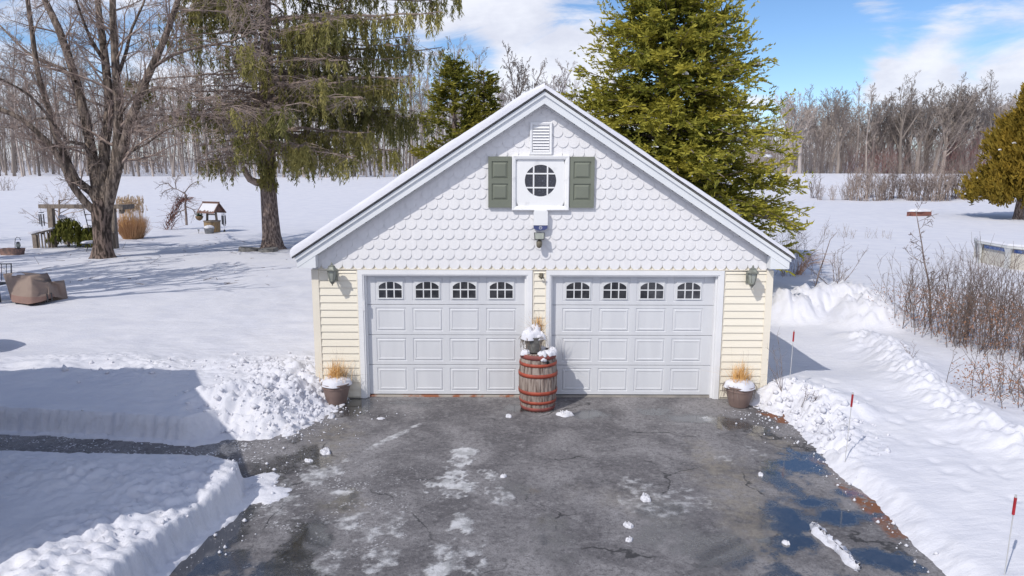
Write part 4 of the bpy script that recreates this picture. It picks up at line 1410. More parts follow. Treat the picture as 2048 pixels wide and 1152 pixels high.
m.add([tuple(p) for p in top] + [tuple(p + Vector((0, 0, 0.12))) for p in top], [(0, 1, 2, 3, 4)[::-1], (5, 6, 7, 8, 9)] + [(i, (i + 1) % n, n + (i + 1) % n, n + i) for i in range(n)])
m.build('roof', M['roofing'], hw_)

# ------------------------------------------------------------------ bare trees
RMIN = 0.005
def grow(mb, p, d, L, r, lvl, spec, rng, mi=0):
    s = spec[lvl]
    n = s['seg']
    pts = [p.copy()]; rad = [r]
    dd = d.normalized()
    step = L / n
    dirs = []
    for i in range(n):
        j = s['jit']
        dd = (dd + Vector((rng.uniform(-j, j), rng.uniform(-j, j), rng.uniform(-j, j) + s['up']))).normalized()
        dirs.append(dd.copy())
        pts.append(pts[-1] + dd * step)
        rad.append(max(r * (1 - (i + 1) / n * (1 - s['tap'])), RMIN))
    mb.tube(pts, rad, s['sides'], mi)
    children(mb, pts, rad, dirs, L, lvl, spec, rng, mi)

def children(mb, pts, rad, dirs, L, lvl, spec, rng, mi):
    if lvl + 1 >= len(spec):
        return
    s = spec[lvl]
    n = len(pts) - 1
    for k in range(s['n']):
        t = s['c0'] + (1 - s['c0']) * ((k + rng.random()) / s['n'])
        i = min(int(t * n), n - 1); f = t * n - i
        p = pts[i].lerp(pts[i + 1], f)
        d = dirs[i]
        a = rng.uniform(0, 2 * math.pi)
        ref = Vector((0, 0, 1)) if abs(d.z) < 0.9 else Vector((1, 0, 0))
        u = d.cross(ref).normalized(); v = d.cross(u)
        side = u * math.cos(a) + v * math.sin(a)
        ang = math.radians(rng.uniform(*s['ang']))
        cd = d * math.cos(ang) + side * math.sin(ang)
        cl = L * s['lf'] * rng.uniform(0.55, 1.1) * (1 - s.get('fall', 0.45) * (t - s['c0']) / max(1e-3, 1 - s['c0']))
        cr = max((rad[i] * (1 - f) + rad[i + 1] * f) * s['rf'] * rng.uniform(0.7, 1.1), RMIN)
        grow(mb, p, cd, cl, cr, lvl + 1, spec, rng, mi)

def flare_trunk(mb, pts, rad, rng, n=16, ridges=0.06):
    """trunk with a root flare and ridged bark"""
    o = len(mb.v)
    m_ = len(pts)
    for i, (p, r) in enumerate(zip(pts, rad)):
        for k in range(n):
            a = 2 * math.pi * k / n
            fl_ = 1 + (0.30 * max(0, 1 - i / 2.2)) * (0.5 + 0.5 * math.sin(5 * a + 1.3)) ** 1.5
            rr = r * fl_ * (1 + ridges * math.sin(7 * a + 0.6 * i) + rng.uniform(-ridges, ridges) * 0.5)
            mb.v.append((p[0] + rr * math.cos(a), p[1] + rr * math.sin(a), p[2]))
    for i in range(m_ - 1):
        for k in range(n):
            a = o + i * n + k; b_ = o + i * n + (k + 1) % n
            mb.f.append((a, b_, b_ + n, a + n)); mb.mi.append(0)

def maple():
    Y0 = 16.5
    rng = random.Random(11)
    base = P(208, 516, Y0)
    gzv = gz(base.x, Y0)
    t = empty('maple_tree', (base.x, Y0, gzv), 'large bare maple with dark split trunk standing on the left lawn', 'tree')
    loc = Vector((base.x, Y0, gzv))
    m = MB()
    pxs = [(208, 522, .47), (207, 512, .38), (206, 495, .335), (204, 470, .315), (203, 445, .335), (203, 425, .37), (205, 410, .36), (206, 398, .28)]
    pts = [P(px, py, Y0) - loc for px, py, r in pxs]
    pts[0].z = -0.15
    flare_trunk(m, pts, [r for _, _, r in pxs], rng, 20, 0.05)
    m.build('trunk', M['bark_maple'], t, True)
    limbs = [
        ([(200, 432), (180, 417), (158, 392), (140, 365), (120, 320), (88, 280), (40, 240), (-10, 218), (-90, 190)], 0.17, 0.07, -0.6),
        ([(202, 425), (185, 388), (152, 362), (130, 315), (108, 265), (95, 215), (75, 150), (62, 60), (45, -60), (30, -160)], 0.19, 0.06, -0.2),
        ([(205, 420), (193, 370), (184, 315), (170, 243), (150, 160), (117, 63), (87, 0), (50, -90), (20, -190)], 0.26, 0.08, 0.5),
        ([(208, 415), (208, 350), (209, 290), (218, 220), (209, 120), (199, 48), (194, 0), (185, -150), (180, -300)], 0.25, 0.08, 0.9),
        ([(210, 415), (226, 350), (234, 300), (236, 233), (230, 130), (226, 60), (224, 0), (232, -160), (240, -300)], 0.24, 0.08, 0.1),
        ([(208, 430), (219, 395), (231, 350), (240, 318), (258, 253), (290, 165), (316, 107), (335, 60), (355, 0), (385, -90), (400, -170)], 0.255, 0.06, -0.5),
        ([(185, 320), (165, 290), (135, 285), (100, 240), (60, 195), (10, 165), (-50, 140)], 0.085, 0.03, -0.9),
        ([(150, 165), (125, 140), (95, 128), (50, 105), (0, 55), (-40, 20)], 0.075, 0.03, 0.9),
        ([(240, 335), (262, 305), (292, 290), (330, 262), (372, 250), (405, 262)], 0.06, 0.015, -1.2),
        ([(236, 240), (262, 200), (300, 180), (350, 178), (395, 196)], 0.055, 0.015, -1.0),
        ([(300, 140), (345, 112), (400, 95), (460, 84), (510, 62), (560, 28)], 0.075, 0.02, -1.4),
        ([(262, 245), (300, 232), (345, 236), (395, 242)], 0.04, 0.012, 0.6),
        ([(232, 160), (250, 110), (262, 60), (285, 10), (300, -40)], 0.08, 0.03, 0.9),
        ([(205, 120), (180, 80), (160, 30), (140, -30)], 0.08, 0.03, -0.9),
        ([(100, 240), (70, 240), (30, 260), (-20, 250)], 0.05, 0.015, 0.8),
    ]
    spec = [dict(seg=4, jit=.2, up=.05, tap=.3, n=9, c0=.15, ang=(25, 65), lf=.36, rf=.5, sides=5),
            dict(seg=4, jit=.24, up=.05, tap=.25, n=10, c0=.12, ang=(25, 60), lf=.5, rf=.5, sides=4),
            dict(seg=3, jit=.28, up=.02, tap=.4, n=7, c0=.15, ang=(25, 60), lf=.55, rf=.6, sides=3),
            dict(seg=2, jit=.25, up=.0, tap=.5, n=0, c0=.2, ang=(25, 60), lf=.5, rf=.6, sides=3)]
    big = MB(); tw = MB()
    for path, r0, r1, dep in limbs:
        pts = []
        k = len(path) - 1
        for i, (px, py) in enumerate(path):
            u = i / k
            pts.append(P(px, py, Y0 + dep * 3.0 * u ** 1.2) - loc)
        # smooth
        sm = []
        for i in range(k):
            for f in (0, .5):
                p0 = pts[max(i - 1, 0)]; p1 = pts[i]; p2 = pts[i + 1]; p3 = pts[min(i + 2, k)]
                sm.append(0.5 * ((2 * p1) + (p2 - p0) * f + (2 * p0 - 5 * p1 + 4 * p2 - p3) * f * f + (3 * p1 - p0 - 3 * p2 + p3) * f ** 3))
        sm.append(pts[-1])
        nn = len(sm) - 1
        rad = [r0 + (r1 - r0) * (i / nn) ** 0.75 for i in range(nn + 1)]
        big.tube(sm, rad, 9 if r0 > .1 else 6)
        dirs = [(sm[i + 1] - sm[i]).normalized() for i in range(nn)]
        Ltot = sum((sm[i + 1] - sm[i]).length for i in range(nn))
        s0 = dict(c0=.22 if r0 > .1 else .1, n=int(5 + Ltot * 1.45), ang=(25, 70), lf=min(0.34, 2.9 / Ltot), rf=.34 if r0 > .1 else .5, fall=.3)
        children(tw, sm, rad, dirs, Ltot, 0, [s0] + spec[1:], rng, 0)
    big.build('limbs', M['bark_limb'], t, True)
    tw.build('twigs', M['maple_twig'], t)
    lf = np.random.default_rng(4)
    return t
maple()

POLE = [dict(seg=9, jit=.06, up=.05, tap=.22, n=20, c0=.38, ang=(22, 50), lf=.24, rf=.42, sides=5, fall=.5),
        dict(seg=4, jit=.16, up=.12, tap=.3, n=9, c0=.2, ang=(25, 55), lf=.42, rf=.5, sides=3),
        dict(seg=3, jit=.2, up=.08, tap=.4, n=6, c0=.2, ang=(20, 50), lf=.5, rf=.6, sides=3),
        dict(seg=2, jit=.2, up=.05, tap=.5, n=0, c0=.2, ang=(20, 50), lf=.5, rf=.6, sides=3)]
ROUND = [dict(seg=5, jit=.08, up=.05, tap=.5, n=10, c0=.35, ang=(18, 45), lf=.85, rf=.62, sides=5, fall=.35),
         dict(seg=5, jit=.14, up=.10, tap=.25, n=9, c0=.25, ang=(22, 50), lf=.42, rf=.5, sides=4),
         dict(seg=3, jit=.2, up=.08, tap=.3, n=7, c0=.15, ang=(22, 55), lf=.5, rf=.5, sides=3),
         dict(seg=3, jit=.2, up=.05, tap=.4, n=5, c0=.2, ang=(22, 50), lf=.5, rf=.6, sides=3),
         dict(seg=1, jit=.2, up=.05, tap=.5, n=0, c0=.2, ang=(20, 50), lf=.5, rf=.6, sides=3)]

def make_tree(name, spec, H, r, seed, mt, rfloor):
    rng = random.Random(seed)
    mb = MB()
    grow(mb, Vector((0, 0, -0.3)), Vector((rng.uniform(-.05, .05), rng.uniform(-.05, .05), 1)), H, r, 0, spec, rng)
    o = mb.build(name, mt)
    return o

RMIN = 0.013
poles = [make_tree('bare_tree', POLE, 19, 0.20, 100 + i, M['bark_far'] if i != 2 else M['bark_pale'], .02) for i in range(5)]
rounds = [make_tree('bare_tree', ROUND, 8.0, 0.24, 200 + i, M['bark_far'] if i != 1 else M['bark_pale'], .02) for i in range(4)]
RMIN = 0.03
SHADE = [dict(ROUND[0], n=9, rf=.7), dict(ROUND[1], n=6, lf=.5, rf=.62), dict(ROUND[2], n=4), dict(ROUND[3], n=0)]
shades = [make_tree('bare_tree', SHADE, 8.0, 0.36, 400 + i, M['bark_far'], .02) for i in range(3)]
RMIN = 0.005
used = set()
def plant(proto, x, y, s, rz, label, group, sx=1.0):
    if proto.name in used:
        o = proto.copy(); COL.objects.link(o)
    else:
        o = proto; used.add(proto.name)
    o.location = (x, y, gz(x, y) - 0.05)
    o.rotation_euler = (0, 0, rz); o.scale = (s * sx, s * sx, s)
    tag(o, label, 'tree', group)
    return o

rf_ = random.Random(77)
GL = 'bare trees of the wood beyond the left field'
GR = 'bare trees of the wood beyond the right field'
def forest():
    # left wood: tall bare poles behind the field
    k = 0
    for i in range(132):
        y = rf_.choice((112, 116, 121, 127, 134, 142, 150, 158)) + rf_.uniform(-3, 3)
        f = (i + rf_.random()) / 132
        px = -40 + 1000 * f
        x = CX + (px - 1024) / FPX * (y - CY) * 1.0
        pr = poles[rf_.randrange(5)]
        lab = 'pale grey bare trunk of the far wood left of the garage' if pr.active_material == M['bark_pale'] else 'thin brown-grey bare tree of the far wood left of the garage'
        plant(pr, x, y, rf_.uniform(0.85, 1.22), rf_.uniform(0, 6.28), lab, GL, rf_.uniform(0.95, 1.3))
    # behind the garage
    for px, y, s in ((1015, 78, 1.42), (985, 118, 1.45), (1122, 104, 1.5), (1075, 128, 1.2), (945, 122, 1.15), (1170, 126, 1.1), (1540, 112, 0.95), (1500, 122, 1.0)):
        x = CX + (px - 1024) / FPX * (y - CY)
        plant(rounds[rf_.randrange(4)], x, y, s, rf_.uniform(0, 6.28), 'round-headed bare tree rising behind the garage between the evergreens', 'bare trees behind the garage')
    # right wood
    for i in range(64):
        y = rf_.choice((91, 95, 99, 104, 110, 118)) + rf_.uniform(-2, 2)
        f = (i + rf_.random()) / 64
        px = 1560 + 530 * f
        x = CX + (px - 1024) / FPX * (y - CY)
        if rf_.random() < 0.62:
            pr = rounds[rf_.randrange(4)]
            s = rf_.uniform(0.85, 1.12) * (0.95 + 0.12 * f)
            lab = 'round-headed pale bare tree of the right wood' if pr.active_material == M['bark_pale'] else 'round-headed dark bare tree of the right wood'
        else:
            pr = poles[rf_.randrange(5)]
            s = rf_.uniform(0.5, 0.72)
            lab = 'slender pale bare tree of the right wood' if pr.active_material == M['bark_pale'] else 'slender dark bare tree of the right wood'
        plant(pr, x, y, s, rf_.uniform(0, 6.28), lab, GR, 1.15)
    # off frame on the left, only their shadows reach the lawn
    for x, y, s in ((-18.6, 5.5, .95), (-16.8, 3.6, 1.0), (-20.5, 2.0, 1.05), (-21.5, 7, 1.1), (-24.5, 11, 1.05), (-29, 10, 1.1), (-26, 4, 1.1), (-34, 13, 1.1), (-40, 24, 1.0), (-47, 27, 1.05), (-60, 36, 1.1)):
        plant(shades[(int(-x)) % 3], x, y, s, rf_.uniform(0, 6.28), 'bare tree out of frame whose shadow crosses the left lawn', 'bare trees out of frame left')
forest()

def far_mass():
    """the deeper wood and its undergrowth, a mass nobody could count"""
    rng = np.random.default_rng(8)
    def band(name, n, px0, px1, y0, y1, l0, l1, w, zmax, mt, lab, lean=0.5):
        y = rng.uniform(y0, y1, n)
        px = rng.uniform(px0, px1, n)
        x = CX + (px - 1024) / FPX * (y - CY)
        z = heights(x, y) + rng.uniform(0, 1, n) ** 1.5 * zmax
        d = unit(np.stack([rng.normal(0, lean, n), rng.normal(0, lean, n), np.abs(rng.normal(1, .3, n))], 1))
        L = rng.uniform(l0, l1, n)
        b = np.stack([x, y, z], 1)
        v, f = sticks(b, b + d * L[:, None], rng.uniform(.5, 1, n) * w, rng)
        o = np_mesh(name, v, f, mt, None, face_attrs={'tint': np.tile(rng.random(n), 3)})
        tag(o, lab, 'undergrowth', kind='stuff')
    band('undergrowth', 11000, -60, 1000, 118, 175, 1.5, 5.0, 0.022, 12.0, M['brush'], 'tangled pinkish brown twigs filling the left wood')
    band('far_wood', 1500, -80, 1250, 150, 230, 9, 19, 0.10, 1.0, M['bark_far'], 'grey mass of distant trunks deep in the left wood', 0.08)
    band('undergrowth', 12000, 1480, 2110, 91, 122, 1.2, 4.5, 0.018, 5.0, M['brush'], 'tangled brown brush under the right wood')
    band('far_wood', 600, 1200, 2130, 118, 175, 7, 13, 0.07, 2.0, M['bark_far'], 'grey mass of distant trunks deep in the right wood', 0.12)
    band('undergrowth', 320, 1680, 1800, 92, 96, 1.0, 3.0, 0.018, 2.5, M['brush_red'], 'dull red twigs low in the middle of the right wood', 0.6)
    band('undergrowth', 500, 1870, 1960, 92, 97, 1.0, 3.0, 0.018, 5.0, M['brush_red'], 'dull red twigs beside the bronze cedar in the right wood', 0.6)
far_mass()

# ------------------------------------------------------------------ evergreens
def crown_mesh(name, V, F, T, mt, parent):
    return np_mesh(name, V, F, mt, parent, face_attrs={'tint': T})

def hemlock(name, loc, H, R, z0, seed, label, cat_label, nl=230, dens=1.0, lean=(0, 0), card=(0.16, 0.055), mt='hemlock', snowy=40):
    rng = np.random.default_rng(seed)
    t = empty(name, loc, label, 'tree')
    tr = MB()
    tr.tube([(0, 0, -0.2), (0.02, 0, H * .3), (lean[0] * .5, lean[1] * .5, H * .6), (lean[0], lean[1], H)], [0.24, 0.17, 0.09, 0.02], 8)
    B = []; D = []; L = []; W = []; T = []
    lb = MB()
    sn = []
    for i in range(nl):
        u = (i + rng.random()) / nl
        z = z0 + (H - z0) * (1 - (1 - u) ** 1.0) * 0.985
        rr = R * (1 - (z - z0) / (H - z0)) ** 1.0 * rng.uniform(0.62, 1.10) + 0.12
        a = rng.uniform(0, 2 * math.pi)
        ox, oy = lean[0] * (z / H), lean[1] * (z / H)
        ca, sa = math.cos(a), math.sin(a)
        n = 7
        rise = rng.uniform(-0.05, 0.5) + 0.38 * u
        droop = rng.uniform(0.18, 0.5) * (1 - 0.6 * u)
        pts = []
        for k in range(n + 1):
            s = k / n
            pts.append(np.array([ox + ca * rr * s, oy + sa * rr * s, z + rr * (rise * s - droop * s * s)]))
        lb.tube([Vector(p) for p in pts], [0.03 * (1 - k / (n + 1)) * (rr / R) + 0.006 for k in range(n + 1)], 3)
        tone = rng.normal(0.5, 0.16)
        # flat feathery sprays on both sides of the limb
        ns = int(17 * rr / R * dens) + 6
        for j in range(ns):
            s = rng.uniform(0.22, 1.0)
            q = s * n; kk = min(int(q), n - 1)
            p = pts[kk] + (pts[kk + 1] - pts[kk]) * (q - kk)
            sd_ = rng.choice((-1, 1)) if j else 0
            lat = np.array([-sa * sd_, ca * sd_, 0])
            fw = np.array([ca, sa, 0])
            sl = rng.uniform(0.22, 0.62) * (0.55 + 0.6 * (1 - s) + 0.2) * (0.6 + rr / R * 0.55)
            dd = lat * rng.uniform(0.5, 1.0) + fw * rng.uniform(0.5, 1.1) + np.array([0, 0, rng.normal(0.08 + 0.30 * u, 0.40)])
            dd /= np.linalg.norm(dd)
            nc = int(8 + 15 * sl)
            tt = rng.uniform(0, 1, nc)
            c = p + dd * (tt * sl)[:, None] + np.stack([np.zeros(nc), np.zeros(nc), -0.10 * tt ** 2 * sl], 1)
            per = np.cross(dd, [0, 0, 1.0]); per /= max(np.linalg.norm(per), 1e-6)
            sg = rng.choice((-1, 1), nc)
            cd = dd * rng.uniform(.5, 1.1, nc)[:, None] + per * (sg * rng.uniform(.3, 1.0, nc))[:, None] + rng.normal(0, .22, (nc, 3)) + np.array([0, 0, -0.05 + 0.12 * u])
            B.append(c); D.append(cd)
            L.append(rng.uniform(.6, 1.25, nc) * card[0]); W.append(rng.uniform(.7, 1.2, nc) * card[1])
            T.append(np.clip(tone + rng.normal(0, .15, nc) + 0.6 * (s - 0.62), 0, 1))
            if rng.random() < snowy / (nl * ns) and s > .5:
                sn.append(p + dd * sl * .6)
    # feathery ascending tips around the outline
    for i in range(int(nl * .8)):
        u = rng.random() ** .9
        z = z0 + (H - z0) * u * .97
        rr = R * (1 - u) ** 1.0 * rng.uniform(.72, 1.04) + .1
        a = rng.uniform(0, 2 * math.pi)
        p = np.array([lean[0] * z / H + math.cos(a) * rr, lean[1] * z / H + math.sin(a) * rr, z + .12 * rr])
        dd = np.array([math.cos(a) * rng.uniform(.3, 1.0), math.sin(a) * rng.uniform(.3, 1.0), rng.uniform(.25, 1.1)])
        dd /= np.linalg.norm(dd)
        ln = rng.uniform(.35, .95)
        nc = 16
        tt = rng.random(nc)
        c = p + dd * (tt * ln)[:, None] + rng.normal(0, .02, (nc, 3))
        B.append(c); D.append(dd * .8 + rng.normal(0, .42, (nc, 3)))
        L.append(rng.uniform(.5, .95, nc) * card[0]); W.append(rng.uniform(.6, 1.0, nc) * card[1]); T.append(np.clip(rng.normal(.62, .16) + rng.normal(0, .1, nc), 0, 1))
    tr.build('trunk', M['bark_spruce'], t, True)
    lb.build('limbs', M['twig'], t)
    B = np.concatenate(B); D = np.concatenate(D); L = np.concatenate(L); W = np.concatenate(W); T = np.concatenate(T)
    V, F = cards(B, D, L, W, rng)
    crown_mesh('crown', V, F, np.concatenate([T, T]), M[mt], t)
    if sn:
        m = MB()
        for p in sn:
            r = rng.uniform(0.05, 0.14)
            c = snow_cap(r, r * .5, rng, 0.5, 9, rng.uniform(.5, .9), rng.integers(0, 9))
            m.add([(x + p[0], y + p[1], z + p[2] + .02) for x, y, z in c.v], c.f)
        m.build('snow', SNOW, t, True)['kind'] = 'stuff'
    return t

hx = P(1350, 400, 9.6)
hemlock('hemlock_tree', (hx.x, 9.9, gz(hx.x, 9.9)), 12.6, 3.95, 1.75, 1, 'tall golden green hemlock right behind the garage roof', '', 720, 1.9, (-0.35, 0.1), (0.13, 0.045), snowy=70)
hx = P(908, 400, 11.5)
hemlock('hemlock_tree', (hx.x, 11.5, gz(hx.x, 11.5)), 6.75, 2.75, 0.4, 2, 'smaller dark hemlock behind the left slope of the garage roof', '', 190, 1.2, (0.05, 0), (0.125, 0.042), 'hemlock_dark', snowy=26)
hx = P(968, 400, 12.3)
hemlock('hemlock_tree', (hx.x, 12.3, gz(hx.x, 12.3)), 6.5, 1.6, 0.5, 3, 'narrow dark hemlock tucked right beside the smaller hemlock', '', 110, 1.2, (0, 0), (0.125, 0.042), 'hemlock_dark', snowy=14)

def spruce():
    Y0 = 19.6
    rng = np.random.default_rng(12)
    r2 = random.Random(12)
    base = P(545, 498, Y0)
    g0 = gz(base.x, Y0)
    loc = Vector((base.x, Y0, g0))
    t = empty('spruce_tree', loc, 'big drooping spruce with bare lower trunk on the left lawn', 'tree')
    tr = MB()
    H = 15.5
    pxs = [(545, 503, .60), (545, 492, .43), (543, 470, .375), (540, 430, .35), (537, 385, .33), (535, 340, .31), (533, 280, .33), (531, 200, .29), (530, 100, .24), (530, 0, .19), (530, -120, .10), (530, -240, .03)]
    pts = [P(px, py, Y0) - loc for px, py, r in pxs]; pts[0].z = -.15
    flare_trunk(tr, pts, [r for _, _, r in pxs], r2, 18, 0.035)
    tr.build('trunk', M['bark_spruce'], t, True)
    # one thick cut limb low on the left
    lb = MB()
    a = [P(528, 368, Y0) - loc, P(512, 366, Y0 - .1) - loc, P(499, 360, Y0 - .2) - loc, P(492, 350, Y0 - .2) - loc, P(487, 336, Y0 - .3) - loc]
    lb.tube(a, [.17, .16, .14, .12, .11], 9, cap=True)
    a = [P(545, 232, Y0) - loc, P(560, 222, Y0 - .2) - loc, P(575, 212, Y0 - .5) - loc, P(590, 202, Y0 - .8) - loc]
    lb.tube(a, [.17, .16, .15, .13], 8, cap=True)
    B = []; D = []; L = []; W = []; T = []
    def trunk_at(z):
        for p0, p1 in zip(pts[:-1], pts[1:]):
            if p0.z <= z <= p1.z:
                return p0.lerp(p1, (z - p0.z) / (p1.z - p0.z))
        return pts[-1]
    def strand(p, ln, tone, rng, full=1.0):
        nc = int((7 + 24 * ln) * full)
        tt = rng.uniform(0, 1, nc)
        sway = rng.normal(0, .14, 2)
        c = np.array(p) + np.stack([tt * sway[0] * ln, tt * sway[1] * ln, -tt * ln], 1) + rng.normal(0, .02, (nc, 3))
        d = np.stack([rng.normal(0, .42, nc), rng.normal(0, .42, nc), -np.abs(rng.normal(.9, .3, nc))], 1)
        B.append(c); D.append(d); L.append(rng.uniform(.10, .20, nc)); W.append(rng.uniform(.028, .05, nc))
        T.append(np.clip(tone + rng.normal(0, .16, nc), 0, 1))
    def limb(z, az, length, foliage, droop, upt, start=.2, r0=.05, tone=None):
        o = trunk_at(z)
        ca, sa = math.cos(az), math.sin(az)
        n = 9
        P_ = []
        for k in range(n + 1):
            s = k / n
            zz = z + length * (0.10 * s - droop * s * s + upt * s ** 4)
            P_.append(Vector((o.x + ca * length * s + r2.uniform(-.06, .06), o.y + sa * length * s + r2.uniform(-.06, .06), zz + r2.uniform(-.05, .05))))
        lb.tube(P_, [r0 * (1 - .9 * k / n) + .008 for k in range(n + 1)], 5)
        tone = rng.normal(.5, .2) if tone is None else tone
        ns = int(length * 6.2 * foliage)
        for j in range(ns):
            s = start + (1 - start) * rng.random() ** .8
            q = s * n; kk = min(int(q), n - 1)
            p = P_[kk].lerp(P_[kk + 1], q - kk)
            # side shoot, then hanging strands along it
            lat = rng.choice((-1, 1)) * rng.uniform(.15, 1.35) * (1.25 - s)
            fw = rng.uniform(-.05, .45)
            e = Vector((p.x - sa * lat + ca * fw, p.y + ca * lat + sa * fw, p.z + abs(lat) * rng.uniform(-.55, .35)))
            if rng.random() < .6:
                lb.tube([p, p.lerp(e, .5) + Vector((0, 0, .04)), e], [.014, .010, .006], 3)
            for q_ in range(2):
                f_ = rng.random()
                strand(p.lerp(e, f_), rng.uniform(.25, 1.35) * (1.15 - .5 * s), tone + .1 * (s - .5), rng)
        # bare little twigs
        for j in range(int(length * 6 * (1.5 - foliage))):
            s = rng.uniform(.1, 1); q = s * n; kk = min(int(q), n - 1)
            p = P_[kk].lerp(P_[kk + 1], q - kk)
            e = p + Vector((rng.normal(0, .45), rng.normal(0, .45), rng.normal(-.25, .25)))
            mid = p.lerp(e, .5) + Vector((rng.normal(0, .06), rng.normal(0, .06), rng.normal(0.05, .06)))
            lb.tube([p, mid, e], [.014, .010, .006], 3)
            for _ in range(2):
                e2 = mid + Vector((rng.normal(0, .25), rng.normal(0, .25), rng.normal(-.15, .18)))
                lb.tube([mid, e2], [.008, .005], 3)
    # whorls
    for i in range(120):
        u = (i + rng.random()) / 120
        z = 3.9 + 10.8 * u
        az = rng.uniform(0, 2 * math.pi)
        cx_ = math.cos(az)
        length = (5.7 - 3.9 * max(0, u - .35) / .65) * rng.uniform(.72, 1.08) * (1 + .30 * max(cx_, 0) - .16 * max(-cx_, 0))
        fol = 1.0
        if cx_ < -.1 and 0.05 < u < .45:
            fol = 0.22
        if cx_ < -.1 and 0.45 <= u < .6:
            fol = .6
        if math.sin(az) < -.35 and abs(cx_) < .75 and u < .42:
            fol = .3
        if u < .10:
            length *= .75
            fol *= .7
        limb(z, az, length, fol, rng.uniform(.14, .30), rng.uniform(.04, .14))
    # long right hand boughs seen against the sky
    for z, az, ln in ((10.3, .10, 7.9), (9.4, -.25, 7.6), (8.3, .2, 7.3), (7.1, -.15, 6.3), (6.0, .1, 5.4), (11.4, 0.0, 7.0), (5.0, -.3, 4.9), (4.4, -.9, 4.2), (4.6, -1.5, 4.0), (5.6, -1.2, 4.8), (7.4, -1.4, 4.6), (6.6, -.7, 5.4), (8.6, -.8, 5.6)):
        limb(z, az, ln, 1.0, rng.uniform(.16, .22), .10, .3, .09)
    # dead grey limbs on the left
    for i in range(26):
        limb(rng.uniform(3.6, 7.6), rng.uniform(2.1, 4.6), rng.uniform(2.0, 4.4), 0.04, rng.uniform(.15, .4), rng.uniform(0, .1), r0=.035)
    # tuft hugging the trunk
    for j in range(60):
        a_ = rng.uniform(-2.6, -.3); z = rng.uniform(3.0, 4.3); o = trunk_at(z)
        strand((o.x + .42 * math.cos(a_), o.y + .42 * math.sin(a_), z), rng.uniform(.3, .7), .6, rng)
    lb.build('limbs', M['maple_twig'], t)
    Bc = np.concatenate(B); Dc = np.concatenate(D); Lc = np.concatenate(L); Wc = np.concatenate(W); Tc = np.concatenate(T)
    V, F = cards(Bc, Dc, Lc, Wc, rng)
    crown_mesh('crown', V, F, np.concatenate([Tc, Tc]), M['spruce'], t)
    for dx, dy, sx_, sy_, rot, lb_ in ((-.72, -.75, .46, .22, .1, 'flat grey stone at the left foot of the spruce trunk'), (.12, -.95, .40, .24, -.1, 'flat grey stone tilted at the front of the spruce trunk')):
        s = MB()
        ring = [(sx_ * math.cos(a_) * (1 + .12 * math.sin(3 * a_)), sy_ * math.sin(a_), 0) for a_ in [k * math.pi / 7 for k in range(14)]]
        s.add([(x, y, -.12) for x, y, z in ring] + [(x * .97, y * .97, .10) for x, y, z in ring] + [(x * .9, y * .9, .125) for x, y, z in ring],
              [(k, (k + 1) % 14, 14 + (k + 1) % 14, 14 + k) for k in range(14)] + [(14 + k, 14 + (k + 1) % 14, 28 + (k + 1) % 14, 28 + k) for k in range(14)] + [tuple(range(28, 42))])
        o = s.build('flat_stone', M['stone'], None, False, (loc.x + dx, loc.y + dy, gz(loc.x + dx, loc.y + dy) + .02))
        o.rotation_euler = (.06, rot, .2)
        tag(o, lb_, 'stone')
spruce()

def cedar():
    rng = np.random.default_rng(31)
    p = P(2036, 440, 37.6)
    loc = Vector((p.x, 37.6, gz(p.x, 37.6)))
    t = empty('cedar_tree', loc, 'bronze green cedar with short trunk at the right frame edge', 'tree')
    tr = MB()
    flare_trunk(tr, [Vector((0, 0, -.2)), Vector((0, 0, .3)), Vector((.03, 0, 1.2)), Vector((.1, 0, 4)), Vector((.2, 0, 9.5))], [.34, .27, .25, .18, .02], random.Random(1), 12, .05)
    tr.build('trunk', M['bark_spruce'], t, True)
    B = []; D = []; L = []; W = []; T = []
    nl = 420
    sn = []
    for i in range(nl):
        u = (i + rng.random()) / nl
        z = 0.9 + 8.7 * u
        R = 3.3 * (1 - u) ** .85 * rng.uniform(.72, 1.08) * (0.80 + 0.2 * min(1, u / .12))
        a = rng.uniform(0, 2 * math.pi)
        lump_ = 1 + .16 * math.sin(3 * a + z * 1.4)
        R *= lump_ * (1 + .22 * math.sin(1.7 * z + 2 * a))
        tone = rng.normal(.5, .15)
        nt_ = int(9 + 12 * R / 3.7)
        for j in range(nt_):
            s = 1 - .55 * rng.random() ** 1.6
            c0 = np.array([math.cos(a + rng.normal(0, .12)) * R * s + .09 * z, math.sin(a + rng.normal(0, .12)) * R * s, z + rng.normal(0, .22) + .10 * R * s])
            nc = 13
            dirp = np.array([math.cos(a) * .55, math.sin(a) * .55, .85]) + rng.normal(0, .25, 3)
            tt = rng.uniform(0, 1, nc)
            B.append(c0 + dirp * (tt * .5)[:, None] + rng.normal(0, .06, (nc, 3)))
            D.append(dirp + rng.normal(0, .35, (nc, 3)))
            L.append(rng.uniform(.16, .34, nc)); W.append(rng.uniform(.06, .11, nc))
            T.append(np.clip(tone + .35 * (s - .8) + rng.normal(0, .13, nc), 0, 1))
            if rng.random() < .018 and s > .85:
                sn.append(c0 + dirp * .3)
    B = np.concatenate(B); D = np.concatenate(D); L = np.concatenate(L); W = np.concatenate(W); T = np.concatenate(T)
    V, F = cards(B, D, L, W, rng, .35)
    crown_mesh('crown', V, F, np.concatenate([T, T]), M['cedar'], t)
    m = MB()
    for q in sn:
        r = rng.uniform(.08, .2)
        c = snow_cap(r, r * .55, rng, .5, 9, .7, 3)
        m.add([(x + q[0], y + q[1], z + q[2]) for x, y, z in c.v], c.f)
    m.build('snow', SNOW, t, True)['kind'] = 'stuff'
cedar()

